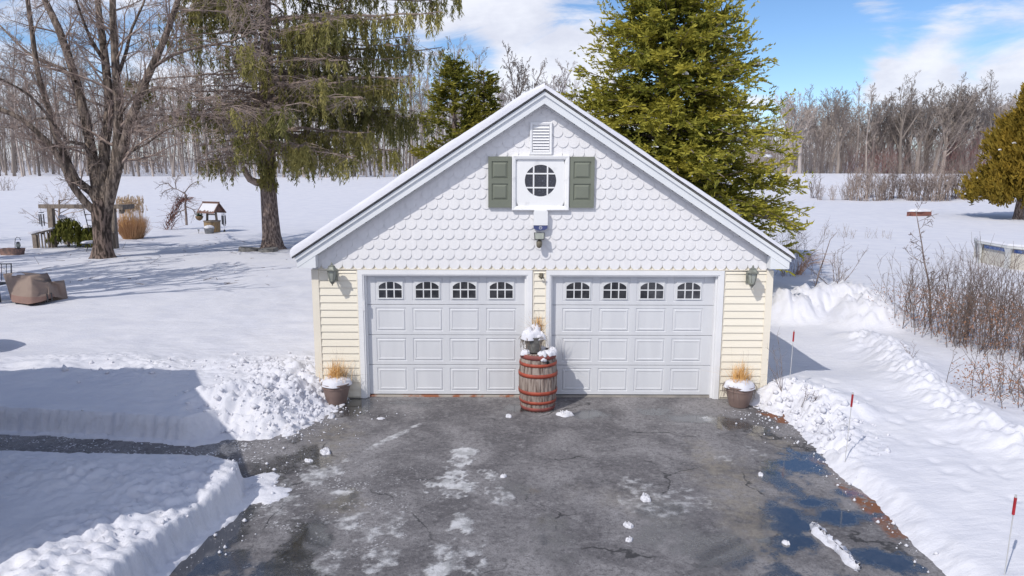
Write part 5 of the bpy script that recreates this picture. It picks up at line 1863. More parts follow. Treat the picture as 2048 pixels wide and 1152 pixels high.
# ------------------------------------------------------------------ shrubs and weeds
def shrub_mesh(n, h, spread, seed, twigs=5, r=0.012, r0=.15, curve=.3, lvl2=2):
    rng = random.Random(seed)
    mb = MB()
    for i in range(n):
        a = rng.uniform(0, 6.28); lean = abs(rng.gauss(0, spread))
        b = Vector((rng.gauss(0, r0), rng.gauss(0, r0), -.1))
        L = h * rng.uniform(.5, 1.05)
        pts = [b]
        d = Vector((math.cos(a) * lean, math.sin(a) * lean, 1)).normalized()
        for k in range(4):
            d = (d + Vector((rng.uniform(-.16, .16), rng.uniform(-.16, .16), rng.uniform(-.05, .1)))).normalized()
            pts.append(pts[-1] + d * L / 4)
        mb.tube(pts, [r * (1 - .7 * k / 4) for k in range(5)], 3)
        for j in range(twigs):
            k = rng.choice((1, 2, 2, 3, 3)); p = pts[k].lerp(pts[k + 1], rng.random())
            e = p + (d + Vector((rng.gauss(0, .6), rng.gauss(0, .6), rng.uniform(-.1, .5)))).normalized() * L * rng.uniform(.12, .34)
            mid = p.lerp(e, .5) + Vector((rng.gauss(0, .03), rng.gauss(0, .03), 0))
            mb.tube([p, mid, e], [r * .5, r * .4, r * .25], 3)
            for q in range(lvl2):
                e2 = mid + Vector((rng.gauss(0, .10), rng.gauss(0, .10), rng.uniform(-.02, .16))) * h * .55
                mb.tube([mid, e2], [r * .35, r * .2], 3)
    return mb

def dry_leaves(n, h, r, seed, lo=0.0, size=(.05, .018)):
    rng = np.random.default_rng(seed)
    a = rng.uniform(0, 6.28, n); q = np.sqrt(rng.random(n)) * r
    b = np.stack([q * np.cos(a), q * np.sin(a), rng.uniform(lo, h, n)], 1)
    d = rng.normal(0, 1, (n, 3)); d[:, 2] += .6
    return cards(b, d, rng.uniform(.6, 1.4, n) * size[0], rng.uniform(.6, 1.3, n) * size[1], rng) + (rng.random(n),)

# hedgerow of bare shrubs on the far right slope
hedge_g = 'bare shrubs in the row below the right wood'
pro = [shrub_mesh(16, 3.3, .33, 300 + i, 6, .032, .28).build('bare_shrub', M['pale_twig'] if i % 2 else M['twig']) for i in range(4)]
rs = random.Random(5)
used2 = set()
for i, px in enumerate(list(range(1622, 1945, 19)) + [1690, 1705, 1722, 1742, 1757, 1772, 1790, 1812, 1830, 1850, 1868, 1880, 1893, 1905, 1922]):
    y = 61 + rs.uniform(-2.5, 2.5)
    x = CX + (px + rs.uniform(-6, 6) - 1024) / FPX * (y - CY)
    p_ = pro[rs.randrange(4)]
    o = p_ if p_.name not in used2 else p_.copy()
    if p_.name in used2: COL.objects.link(o)
    used2.add(p_.name)
    s = rs.uniform(.75, 1.05) if px > 1690 else rs.uniform(.45, .75)
    o.location = (x, y, gz(x, y)); o.rotation_euler = (0, 0, rs.uniform(0, 6.28)); o.scale = (s, s, s)
    tag(o, 'leafless many-stemmed shrub in the row below the right wood' if px > 1690 else 'low leafless shrub at the thin left end of the row below the right wood', 'shrub', hedge_g if px > 1690 else 'low shrubs at the left end of the row')

# thicket on the right
def thicket_shrub(x, y, n, h, spread, seed, label, leaves=0, r0=.25, rr=.009):
    t = empty('bare_shrub', (x, y, gz(x, y)), label, 'shrub', 'brown shrubs of the thicket on the right')
    shrub_mesh(int(n * 1.05), h, spread, seed, 4, rr * .9, r0, lvl2=1).build('stems', M['thicket'], t)
    if leaves:
        V, F, T = dry_leaves(int(leaves * .9), h * .5, r0 * 2.6, seed, 0.05, (.042, .016))
        np_mesh('dry_leaves', V, F, M['rustleaf'], t, face_attrs={'tint': np.concatenate([T, T])})
    return t
M['rustleaf'] = mat('rust_dry_leaf', (0.38, 0.19, 0.105), (0.27, 0.155, 0.105), 3, .9, tint=.7)
for px, py, n, h, sp, sd_, lb, lv in (
    (1815, 640, 30, 1.5, .45, 1, 'leftmost shrub of the right thicket, low and brown', 500),
    (1862, 655, 34, 2.05, .30, 2, 'shrub with rusty leaves under the tall sapling of the thicket', 900),
    (1915, 668, 44, 2.1, .34, 3, 'dense grey-brown shrub in the middle of the thicket', 700),
    (1962, 690, 44, 2.2, .34, 4, 'dense shrub right of the thicket middle with rusty base', 1000),
    (2010, 690, 44, 2.2, .36, 5, 'tall shrub of the thicket in front of the pool wall', 700),
    (2058, 715, 40, 2.1, .36, 6, 'shrub of the thicket cut by the right frame edge', 600),
    (1955, 640, 36, 2.0, .3, 8, 'shrub at the back of the thicket before the pool', 300),
    (2040, 650, 36, 2.1, .3, 9, 'shrub at the back of the thicket by the frame edge', 300),
    (2030, 790, 30, 1.05, .55, 7, 'short rusty shrub nearest the ploughed snow ridge', 1100)):
    g = G(px, py, .28)
    thicket_shrub(g.x, g.y, n, h * (.72 if 'back' in lb else .92), sp, sd_ + 40, lb, lv, .33)
g = G(1862, 640, .28)
sp_ = [dict(seg=7, jit=.10, up=.06, tap=.25, n=13, c0=.25, ang=(45, 80), lf=.24, rf=.5, sides=5, fall=.5),
       dict(seg=3, jit=.25, up=.03, tap=.4, n=5, c0=.2, ang=(30, 70), lf=.5, rf=.6, sides=3),
       dict(seg=2, jit=.3, up=.0, tap=.5, n=3, c0=.2, ang=(30, 70), lf=.5, rf=.6, sides=3),
       dict(seg=1, jit=.3, up=.0, tap=.5, n=0, c0=.2, ang=(30, 60), lf=.5, rf=.6, sides=3)]
mb = MB(); grow(mb, Vector((0, 0, -.1)), Vector((-.05, 0, 1)), 2.75, .03, 0, sp_, random.Random(3))
V, F, T = dry_leaves(90, 2.5, .45, 4, 1.0, (.07, .045))
o = mb.build('sapling', M['twig'], None, False, (g.x, g.y, gz(g.x, g.y)))
tag(o, 'thorny bare sapling standing tallest at the left of the thicket', 'sapling')

# weeds right of the garage
def weed(name, x, y, mb, mt, label, cat, extra=None):
    o = mb.build(name, mt, None, False, (x, y, gz(x, y)))
    return tag(o, label, cat)
g = G(1672, 572, .25)
weed('bare_shrub', g.x, g.y, shrub_mesh(13, 1.5, .75, 61, 4, .011, .06), M['twig'], 'wide low bare shrub in the snow right of the garage eave', 'shrub')
g = G(1628, 580, .25)
mb = MB(); mb.tube([(0, 0, -.1), (.10, 0, .5), (.24, 0, 1.0), (.36, 0, 1.5), (.55, 0, 1.72)], [.02, .018, .015, .01, .005], 5)
rw = random.Random(8)
for k in range(26):
    z = rw.uniform(.1, 1.1); x = .22 * z
    mb.tube([(x, 0, z), (x + rw.gauss(0, .14), rw.gauss(0, .14), z + rw.uniform(-.02, .22))], [.006, .003], 3)
weed('dead_stalk', g.x, g.y, mb, M['twig'], 'tall dead stalk leaning right with a bent tip beside the low shrub', 'stalk')
g = G(1583, 548, .25)
weed('weed_clump', g.x, g.y, shrub_mesh(46, 1.75, .38, 63, 5, .007, .36), M['twig'], 'dense dead weed clump just behind the right garage eave', 'weeds')
g = G(1597, 547, .25)
mb = MB(); rw = random.Random(2)
for k in range(46):
    a = rw.gauss(.1, .5); L = rw.uniform(.5, 1.15); hh = rw.uniform(.35, .85)
    mb.tube([(rw.gauss(0, .06), rw.gauss(0, .06), 0), (L * .35 * math.cos(a), L * .35 * math.sin(a), hh * .8), (L * .75 * math.cos(a), L * .75 * math.sin(a), hh), (L * 1.05 * math.cos(a), L * 1.05 * math.sin(a), hh * .92)], [.005, .005, .004, .002], 3)
weed('grass_clump', g.x, g.y, mb, M['rust_grass'], 'rust orange grass arching to the right behind the garage eave', 'grass clump')
for px, py, sd_, h, n, lb in ((1568, 782, 71, .95, 4, 'thin dead weed leaning behind the stake at the garage corner'), (1612, 805, 72, .42, 5, 'fallen dead twigs on the snow below the garage corner'), (1822, 720, 73, .42, 6, 'small dry weed alone on the snow right of the plough ridge')):
    g = G(px, py, .25)
    weed('dead_weed', g.x, g.y, shrub_mesh(n, h, .55 if sd_ != 71 else .22, sd_, 4, .006, .03, lvl2=1), M['twig'], lb, 'weed')
for px, py, s_, lb in ((1672, 470, .5, 'faint dry weeds poking through snow before the far shrub row'), (1740, 470, .45, 'second patch of faint dry weeds before the far shrub row')):
    g = G(px, py, .3)
    weed('dead_weed', g.x, g.y, shrub_mesh(26, s_ * 1.6, .5, px, 2, .008, .8, lvl2=0), M['dry'], lb, 'weed')

g = G(12, 392, .4)
weed('bare_shrub', g.x, g.y, shrub_mesh(22, 1.7, .5, 91, 4, .02, .4), M['twig'], 'twiggy bare bush on the snow at the far left edge', 'shrub')

# red-brown board pile far right
g = G(1838, 432, .35)
t = empty('board_pile', (g.x, g.y, gz(g.x, g.y)), 'red-brown boards under snow lying alone on the far right field', 'boards')
m = MB(); m.bar((-.75, 0, .1), (.75, .1, .2), .5, .32); m.bar((-1.0, -.2, -.05), (-.45, -.1, .45), .08, .08); m.build('boards', M['brick'], t)
m = snow_cap(.85, .16, np.random.default_rng(1), .4, 18, .5, 2); o = m.build('snow', SNOW, t, True); o.location = (0, .1, .33)

# fallen twigs on the lawn under the bare trees
def twig_litter():
    rng = np.random.default_rng(66); n = 150
    x = rng.uniform(-22, -5, n); y = rng.uniform(10, 25, n); z = heights(x, y) + .01
    bs = np.stack([x, y, z], 1); dr = np.stack([rng.normal(0, 1, n), rng.normal(0, 1, n), rng.uniform(0, .35, n)], 1)
    v, f = sticks(bs, bs + unit(dr) * rng.uniform(.08, .35, n)[:, None], rng.uniform(.006, .014, n), rng)
    o = np_mesh('twig_litter', v, f, M['twig'])
    tag(o, 'fallen twigs scattered on the snow of the left lawn', 'litter', kind='stuff')
twig_litter()

# ------------------------------------------------------------------ pool
pc = Vector((21.2, 15.2, 0)); gzp = gz(17.5, 13.5)
t = empty('swimming_pool', (pc.x, pc.y, 0), 'round above-ground pool with beige wall and snow cover by the thicket', 'pool')
NP = 14; RP = 3.75; zt_ = 1.0
def pp(k, r): 
    a = 2 * math.pi * (k + .42) / NP
    return (r * math.cos(a), r * math.sin(a))
wl = MB(); vs = []; bl = MB()
for k in range(NP):
    for rr in (RP,):
        x, y = pp(k, rr); vs += [(x, y, -.1), (x, y, zt_)]
wl.add(vs, [(2 * k, 2 * ((k + 1) % NP), 2 * ((k + 1) % NP) + 1, 2 * k + 1) for k in range(NP)])
wl.build('pool_wall', M['pool_wall'], t)
for k in range(NP):
    u = MB()
    x, y = pp(k, RP + .055); a = 2 * math.pi * (k + .42) / NP
    d = Vector((math.cos(a), math.sin(a), 0)); s_ = Vector((-math.sin(a), math.cos(a), 0))
    P0 = Vector((x, y, 0))
    vs = []
    for z, wd_, dp in ((-.1, .10, .06), (.75, .085, .05), (zt_ - .05, .14, .09)):
        for a1, b1 in ((-1, -.5), (1, -.5), (1, 1), (-1, 1)):
            q = P0 + s_ * (a1 * wd_) + d * (b1 * dp); vs.append((q.x, q.y, z))
    u.add(vs, [(i * 4 + j, i * 4 + (j + 1) % 4, i * 4 + 4 + (j + 1) % 4, i * 4 + 4 + j) for i in range(2) for j in range(4)])
    u.build('upright', M['pool_trim'], t)
rm = MB(); vs = []
for k in range(NP):
    for rr, z in ((RP - .12, zt_ + .03), (RP + .14, zt_ + .03), (RP + .17, zt_ - .05), (RP + .02, zt_ - .07)):
        x, y = pp(k, rr); vs.append((x, y, z))
rm.add(vs, [(4 * k + j, 4 * k + j + 1, 4 * ((k + 1) % NP) + j + 1, 4 * ((k + 1) % NP) + j) for k in range(NP) for j in range(3)])
rm.build('rim', M['pool_trim'], t)
for k in range(NP):
    x0, y0 = pp(k, RP + .012); x1, y1 = pp(k + 1, RP + .012)
    if k in (6, 7):
        b = MB(); b.add([(x0 * .92 + x1 * .08, y0 * .92 + y1 * .08, zt_ - .22), (x0 * .08 + x1 * .92, y0 * .08 + y1 * .92, zt_ - .22), (x0 * .08 + x1 * .92, y0 * .08 + y1 * .92, zt_ - .10), (x0 * .92 + x1 * .08, y0 * .92 + y1 * .08, zt_ - .10)], [(0, 1, 2, 3)])
        b.build('blue_band', M['blueband'] if 'blueband' in M else mat('blue_liner_band', (0.06, 0.12, 0.36), (0.25, 0.33, 0.55), 9, .5), t)
sc_ = MB()
vs = [(0, 0, zt_ + .12)]
for rr, z in ((RP * .6, zt_ + .12), (RP - .1, zt_ + .115), (RP + .08, zt_ + .10), (RP + .15, zt_ + .035)):
    for k in range(NP): 
        x, y = pp(k, rr); vs.append((x, y, z))
sc_.add(vs, [(0, 1 + k, 1 + (k + 1) % NP) for k in range(NP)] + [(1 + i * NP + k, 1 + (i + 1) * NP + k, 1 + (i + 1) * NP + (k + 1) % NP, 1 + i * NP + (k + 1) % NP) for i in range(3) for k in range(NP)])
sc_.build('snow', SNOW, t)

# ------------------------------------------------------------------ garden on the left
YP = 19.9
def WP(px, py, y=YP): return P(px, py, y)
gq = gz(-19.3, YP)
t = empty('pergola', (-19.3, YP, gq), 'weathered timber pergola beam on two posts behind the maple trunk', 'pergola')
O = Vector((-19.3, YP, gq))
def LP(px, py, y=YP): return WP(px, py, y) - O
m = MB(); a, b = LP(78, 415), LP(247, 415); m.bar(a, b, .14, .17); m.build('beam', M['wood'], t)
m = MB(); a, b = LP(84, 415.5, YP + .3), LP(247, 415.5, YP + .3); m.bar(a, b, .05, .17); m.build('beam', M['wood'], t)
m = MB(); a = LP(249, 416); m.bar(a + Vector((0, -.35, 0)), a + Vector((0, .65, 0)), .17, .2); m.build('cross_beam', M['wood'], t)
for px0, px1, w_ in ((101, 107, .21), (225, 231, .2)):
    m = MB(); a, b = LP(px0, 419), LP(px1, 498); b.z = -.1; m.bar(b, a, w_, w_); m.build('post', M['wood'], t)
for (pa, pb, ya) in (((64, 472), (106, 461), YP - .15), ((214, 466), (229, 467), YP - .15)):
    r = MB(); a, b = LP(*pa, ya), LP(*pb, ya); r.bar(a, b, .12, .06)
    n_ = 7 if pb[0] == 106 else 3
    a2 = a.copy(); a2.z = .03; b2 = b.copy(); b2.z = .05
    for k in range(1, n_):
        p0 = a.lerp(b, k / n_); r.bar((p0.x, p0.y, -.05), (p0.x, p0.y, p0.z - .03), .045, .045)
    r.build('railing', M['wood'], t)
    if pb[0] == 106:
        c = MB(); c.bar((a.x + .12, a.y, -.1), (a.x + .12, a.y, a.z), .17, .17); c.build('railing_post', M['wood'], t)
        s_ = MB()
        ring = []
        s_.bar(a + Vector((-.1, 0, .065)), b + Vector((.02, 0, .065)), .22, .07); s_.build('snow', SNOW, t, False)
# bell on the beam end
bp_ = LP(243, 424) + O
t2 = empty('bird_house', bp_, 'small dark round bird house hanging from the right end of the pergola beam', 'bird house')
m = MB(); m.lathe([(.02, -.12), (.10, -.09), (.13, 0), (.10, .09), (.03, .13)], 14); m.build('body', M['wood'], t2, True)
m = MB(); m.tube([(0, 0, .12), (0, 0, .26)], .008, 4); m.build('hanger', M['metal_dark'], t2)
m = MB(); m.lathe([(.035, 0), (.036, .005)], 10); o = m.build('entrance', M['dark'], t2); o.rotation_euler = (math.radians(90), 0, 0); o.location = (0, -.125, .02)

def chime(pos, L, n, r, label, hang, mt='chime'):
    t = empty('wind_chime', pos, label, 'wind chime')
    m = MB(); m.lathe([(r * 1.1, 0), (r * 1.15, .025)], 12); m.build('top_disc', M['metal_dark'], t)
    for k in range(n):
        a = 6.28 * k / n; l_ = L * (.75 + .25 * ((k * 37) % 10) / 10)
        m = MB(); m.tube([(r * math.cos(a), r * math.sin(a), -.06), (r * math.cos(a), r * math.sin(a), -.06 - l_)], .022, 6, cap=True); m.build('tube', M[mt], t)
    m = MB(); m.tube([(0, 0, 0), (0, 0, -L - .28)], .005, 3); m.tube([(0, 0, .02), (0, 0, hang)], .006, 3); m.build('cord', M['metal_dark'], t)
    m = MB(); m.lathe([(.004, .10), (.05, .06), (.06, -.05), (.02, -.10)], 8); o = m.build('wind_catcher', M['metal_dark'], t); o.location = (0, 0, -L - .3)
p = LP(82, 428, YP) + O
chime((p.x, p.y, p.z), .55, 5, .09, 'wind chime hanging at the left end of the pergola', .22)
p = P(127.5, 437, 21.5)
m = MB(); m.bar((0, 0, -.5), (.02, 0, .55), .16, .12); o = m.build('wood_post', M['wood'], None, False, (p.x, 21.5, P(128, 470, 21.5).z)); tag(o, 'short weathered wood post behind the weeping evergreen', 'post')
# plant hanger / ladder leaning under the beam
t = empty('ladder', O, 'thin dark trellis ladder leaning under the pergola beam', 'ladder')
m = MB(); m.tube([LP(167, 420, YP + .1), LP(178, 465, YP - .2)], .02, 5); m.tube([LP(184, 420, YP + .1), LP(196, 465, YP - .2)], .02, 5)
m.build('rails', M['metal_dark'], t)
for f in (.25, .5, .75):
    m = MB(); m.tube([LP(167, 420, YP + .1).lerp(LP(178, 465, YP - .2), f), LP(184, 420, YP + .1).lerp(LP(196, 465, YP - .2), f)], .014, 4); m.build('rung', M['metal_dark'], t)
# snowy little table
p = P(178, 487, 18.9); g0 = gz(p.x, 18.9)
t = empty('garden_table', (p.x, 18.9, g0), 'small iron garden table capped with snow left of the maple trunk', 'table')
H_ = p.z - g0
m = MB(); m.lathe([(.33, H_ - .03), (.34, H_)], 18); m.build('table_top', M['galv'], t)
m = snow_cap(.33, .07, np.random.default_rng(1), .1, 18); o = m.build('snow', SNOW, t, True); o.location = (0, 0, H_ + .002)
for k in range(3):
    a = 2.1 * k + .5; m = MB(); m.tube([(.26 * math.cos(a), .26 * math.sin(a), H_ - .03), (.12 * math.cos(a), .12 * math.sin(a), H_ * .5), (.28 * math.cos(a), .28 * math.sin(a), -.05)], .014, 5); m.build('leg', M['metal_dark'], t)

def weeping(px, py, y, w_, h_, seed, label):
    p = P(px, py, y); g0 = gz(p.x, y); rng = np.random.default_rng(seed)
    t = empty('weeping_shrub', (p.x, y, g0), label, 'shrub', 'weeping evergreens under the pergola')
    B = []; D = []; L = []; W = []; T = []
    for i in range(120):
        a = rng.uniform(0, 6.28); r = w_ * math.sqrt(rng.random())
        z = h_ * math.sqrt(max(0.05, 1 - (r / w_) ** 2 * .8)); tone = rng.normal(.5, .2)
        nc = 26; tt = rng.random(nc)
        B.append(np.stack([r * math.cos(a) * (1 + .25 * tt), r * math.sin(a) * (1 + .25 * tt), z - tt * (z - .12) * rng.uniform(.5, 1)], 1) + rng.normal(0, .02, (nc, 3)))
        D.append(np.stack([rng.normal(0, .35, nc), rng.normal(0, .35, nc), -np.ones(nc)], 1)); L.append(rng.uniform(.10, .2, nc)); W.append(rng.uniform(.03, .06, nc)); T.append(np.clip(tone + rng.normal(0, .1, nc), 0, 1))
    V, F = cards(np.concatenate(B), np.concatenate(D), np.concatenate(L), np.concatenate(W), rng); T = np.concatenate(T)
    np_mesh('foliage', V, F, M['weep'], t, face_attrs={'tint': np.concatenate([T, T])})
    m = MB(); m.tube([(0, 0, -.1), (.05, 0, h_ * .5), (0, 0, h_ * .95)], [.05, .04, .03], 6); m.build('stem', M['twig'], t)
    m = snow_cap(.16, .10, rng, .4, 14, .8, 2); o = m.build('snow', SNOW, t, True); o.location = (-w_ * .18, -.1, h_ - .05)
weeping(138, 498, YP + .4, .68, 1.32, 4, 'larger weeping evergreen with hanging green branches beside the railing')
weeping(184, 497, YP + .5, .45, .92, 5, 'smaller weeping evergreen half hidden by the maple trunk')

# leafless ornamental tree behind the pergola
p = P(112, 470, 21.6); g0 = gz(p.x, 21.6)
sp2 = [dict(seg=3, jit=.12, up=.0, tap=.7, n=9, c0=.35, ang=(35, 75), lf=.95, rf=.6, sides=5, fall=.2),
       dict(seg=4, jit=.25, up=.02, tap=.3, n=8, c0=.2, ang=(30, 70), lf=.5, rf=.5, sides=3),
       dict(seg=3, jit=.3, up=.0, tap=.4, n=6, c0=.2, ang=(30, 70), lf=.5, rf=.6, sides=3),
       dict(seg=2, jit=.3, up=.0, tap=.5, n=0, c0=.2, ang=(30, 60), lf=.5, rf=.6, sides=3)]
mb = MB(); grow(mb, Vector((0, 0, -.1)), Vector((.1, 0, 1)), 2.15, .06, 0, sp2, random.Random(6))
o = mb.build('small_tree', M['pale_twig'], None, False, (p.x, 21.6, g0)); tag(o, 'low wide leafless ornamental tree behind the pergola posts', 'tree')

# ornamental grass
p = P(266, 479, 24.2); g0 = gz(p.x, 24.2); rng = np.random.default_rng(3)
t = empty('ornamental_grass', (p.x, 24.2, g0), 'tall clump of orange ornamental grass right of the pergola', 'grass clump')
n = 1500
a = rng.uniform(0, 6.28, n); q = np.sqrt(rng.random(n)) * .42
b = np.stack([q * np.cos(a), q * np.sin(a), np.full(n, -.05)], 1)
ln = rng.uniform(.5, 1.15, n); sp = rng.uniform(.1, .45, n)
e = b + np.stack([np.cos(a) * sp + rng.normal(0, .08, n), np.sin(a) * sp + rng.normal(0, .08, n), ln], 1)
v, f = sticks(b, e, np.full(n, .007), rng)
np_mesh('blades', v, f, M['straw_red'] if 'straw_red' in M else mat('russet_grass', (0.52, 0.27, 0.13), (0.66, 0.42, 0.24), 3, .9, tint=.8), t, face_attrs={'tint': np.tile(rng.random(n), 3)})
n = 170
a = rng.uniform(0, 6.28, n); q = np.sqrt(rng.random(n)) * .55
b = np.stack([q * np.cos(a), q * np.sin(a), np.full(n, .6)], 1); e = b * 1.15; e[:, 2] = rng.uniform(1.5, 2.1, n); e[:, :2] += rng.normal(0, .08, (n, 2))
v, f = sticks(b, e, np.full(n, .006), rng)
np_mesh('stalks', v, f, M['straw'], t, face_attrs={'tint': np.tile(rng.random(n), 3)})
k_ = np.repeat(e, 12, 0) + rng.normal(0, .02, (n * 12, 3)) - np.stack([np.zeros(n * 12), np.zeros(n * 12), rng.uniform(0, .3, n * 12)], 1)
v, f = cards(k_, np.stack([rng.normal(0, .3, n * 12), rng.normal(0, .3, n * 12), np.ones(n * 12)], 1), np.full(n * 12, .1), np.full(n * 12, .022), rng)
np_mesh('plumes', v, f, mat('pale_plume', (0.60, 0.47, 0.33), (0.50, 0.36, 0.24), 3, .9), t)

# vine covered arch of a small dead tree
YV = 29.5
def VP(px, py, y=YV): return P(px, py, y)
p = VP(345, 462); g0 = gz(p.x, YV); O2 = Vector((p.x, YV, g0))
t = empty('vine_tree', O2, 'crooked bare little tree wrapped in a red-brown vine left of the well', 'tree')
m = MB(); rw = random.Random(4)
def vl(*l): return [VP(*q) - O2 for q in l]
m.tube(vl((373, 452), (372, 432), (370, 412), (372, 395), (368, 386)), [.07, .06, .055, .05, .04], 6)
for L_ in (vl((368, 388), (355, 381), (345, 378), (330, 383), (322, 390)), vl((352, 381), (350, 366), (356, 352)), vl((368, 388), (380, 372), (392, 365)), vl((345, 378), (335, 368), (318, 372)), vl((371, 400), (358, 396), (352, 402)), vl((371, 415), (385, 420), (392, 432)), vl((371, 420), (352, 428), (340, 436))):
    m.tube(L_, [.035] + [.02] * (len(L_) - 1), 4)
    dirs = [(L_[i + 1] - L_[i]).normalized() for i in range(len(L_) - 1)]
    children(m, L_, [.03] * len(L_), dirs, 1.4, 0, [dict(c0=.2, n=9, ang=(30, 75), lf=.5, rf=.4, fall=.2), dict(seg=3, jit=.3, up=.03, tap=.4, n=5, c0=.2, ang=(30, 70), lf=.5, rf=.6, sides=3), dict(seg=2, jit=.3, up=0, tap=.5, n=0, c0=0, ang=(30, 60), lf=.5, rf=.6, sides=3)], rw, 0)
m.build('trunk', M['twig'], t)
m = MB()
core = vl((334, 462), (340, 448), (347, 430), (354, 414), (362, 403), (370, 402))
for k in range(90):
    i = rw.randrange(5); q0 = core[i].lerp(core[i + 1], rw.random()) + Vector((rw.gauss(0, .10), rw.gauss(0, .10), rw.gauss(0, .06)))
    dv = (core[i + 1] - core[i]).normalized()
    q1 = q0 + dv * rw.uniform(.2, .6) + Vector((rw.gauss(0, .12), rw.gauss(0, .12), rw.gauss(0, .1)))
    m.tube([q0, q0.lerp(q1, .5) + Vector((rw.gauss(0, .05), 0, rw.gauss(0, .05))), q1], [.02, .018, .012], 4)
for k in range(170):
    i = rw.randrange(6); q0 = core[i]
    q1 = q0 + Vector((rw.gauss(0, .45), rw.gauss(0, .3), rw.gauss(0, .25))); m.tube([q0.lerp(q1, .3), q1], [.008, .005], 3)
m.build('vine', M['vine'], t)

# wishing well
YW = 28.0
p = P(425, 463, YW); g0 = gz(p.x, YW)
t = empty('wishing_well', (p.x, YW, g0), 'little wooden wishing well with snowy shingled roof on the far lawn', 'wishing well', rz=math.radians(-24))
S_ = 1450 / 39.8     # picture scale there
m = MB()
n = 10
m.lathe([(.40, -.1), (.43, .62)], n, (0, 0, 0), cap=True, phase=.3); m.build('tub', M['wood_warm'], t)
m = MB(); m.lathe([(.44, .56), (.45, .56), (.46, .62), (.36, .63)], n, (0, 0, 0), cap=False, phase=.3); m.build('rim', M['wood'], t)
for s_ in (-1, 1):
    m = MB(); m.bar((s_ * .36, 0, .5), (s_ * .30, 0, 1.12), .09, .09); m.build('post', M['wood'], t)
m = MB(); m.tube([(-.34, 0, .95), (.36, 0, .95)], .03, 8, cap=True); m.build('windlass', M['wood'], t)
m = MB()
zr_, ze_, hl, hw2 = 1.62, 1.08, .60, .44
for s_ in (-1, 1):
    m.add([(-hl, s_ * .0, zr_), (hl, 0, zr_), (hl + .03, s_ * hw2, ze_), (-hl - .03, s_ * hw2, ze_), (-hl, 0, zr_ - .05), (hl, 0, zr_ - .05), (hl + .03, s_ * hw2, ze_ - .05), (-hl - .03, s_ * hw2, ze_ - .05)],
          [(0, 1, 2, 3), (4, 7, 6, 5), (3, 2, 6, 7), (1, 5, 6, 2), (0, 3, 7, 4)])
m.bar((-hl, 0, zr_ + .01), (hl, 0, zr_ + .01), .09, .05)
m.build('roof', M['wood_red'], t)
m = MB()
ys_ = [.06, .14, .24, .33, .38]; 
rw = random.Random(3)
vs = []
nx_ = 14
for j, yv in enumerate(ys_):
    for i in range(nx_ + 1):
        x = -hl + .06 + (2 * hl - .1) * i / nx_
        yy_ = yv + (rw.uniform(-.05, .04) if j == 4 else 0)
        zz = zr_ - (zr_ - ze_) * yy_ / hw2
        vs.append((x, -yy_, zz + (.05 if 0 < j < 4 and 0 < i < nx_ else .004)))
m.add(vs, [(j * (nx_ + 1) + i, (j + 1) * (nx_ + 1) + i, (j + 1) * (nx_ + 1) + i + 1, j * (nx_ + 1) + i + 1) for j in range(4) for i in range(nx_)])
m.build('roof_snow', SNOW, t, True)
for s_ in (-1, 1):
    m = MB(); m.prism([(-.30, 1.12), (.30, 1.12), (0, zr_ - .08)], 0, .03); o = m.build('gable_board', M['wood_red'], t); o.rotation_euler = (0, 0, math.radians(90)); o.location = (s_ * .5 + .015, 0, 0)
# things about the well
p = P(398, 434, YW - .2)
t2 = empty('hanging_basket', (p.x, YW - .2, p.z), 'coir hanging basket of grey-green succulent left of the wishing well', 'hanging basket')
m = MB(); m.lathe([(.03, -.24), (.14, -.18), (.20, -.06), (.21, 0)], 14); m.build('basket', M['basket'], t2, True)
V, F, T = tuft(60, .24, .9, np.random.default_rng(2), .03, .1); o = np_mesh('leaves', V, F, M['succulent'], t2)
m = MB()
for a in (0, 2.1, 4.2): m.tube([(.2 * math.cos(a), .2 * math.sin(a), 0), (.06, .02, .34)], .006, 3)
m.build('chains', M['metal_dark'], t2)
p = P(446.5, 430, YW + .1)
chime((p.x, YW + .1, p.z), .62, 5, .10, 'large wind chime hanging right of the wishing well roof', .16)
p = P(418, 463, YW - .8)
t2 = empty('metal_tub', (p.x, YW - .8, gz(p.x, YW - .8)), 'galvanised tub heaped with snow in front of the wishing well', 'tub')
m = MB(); m.lathe([(.20, -.05), (.26, .28), (.275, .28), (.275, .31), (.25, .31)], 22); m.build('tub', M['galv'], t2, True)
m = snow_cap(.26, .14, np.random.default_rng(2), .25, 18, 1, 1); o = m.build('snow', SNOW, t2, True); o.location = (0, 0, .29)
p = P(397, 466, YW - .9)
t2 = empty('solar_light', (p.x, YW - .9, gz(p.x, YW - .9)), 'little solar garden light in the snow left of the wishing well', 'garden light')
m = MB(); m.tube([(0, 0, -.05), (0, 0, .14)], .012, 5); m.build('stem', M['metal_dark'], t2)
m = MB(); m.lathe([(.03, .12), (.05, .2), (.07, .205), (.02, .23)], 10); m.build('lamp_cap', M['galv'], t2)

# trough with lantern on a crook
p = P(25, 514, 17.4); g0 = gz(p.x, 17.4)
t = empty('planter_trough', (p.x, 17.4, g0), 'mottled terracotta planter trough in the snow at far left', 'planter', rz=.05)
m = MB(); 
vs = []
for z, sx_, sy_ in ((-.05, .36, .15), (.24, .42, .19), (.25, .42, .19), (.25, .38, .15), (.18, .37, .14)):
    vs += [(-sx_, -sy_, z), (sx_, -sy_, z), (sx_, sy_, z), (-sx_, sy_, z)]
m.add(vs, [(i * 4 + j, i * 4 + (j + 1) % 4, i * 4 + 4 + (j + 1) % 4, i * 4 + 4 + j) for i in range(4) for j in range(4)] + [(16, 17, 18, 19)])
m.build('trough', M['terracotta'], t)
p2 = P(26, 500, 17.4)
t2 = empty('shepherd_hook', (p2.x, 17.5, g0), 'thin bent garden hook rising from the terracotta trough', 'garden hook')
m = MB(); a0 = P(26, 505, 17.5).z - g0
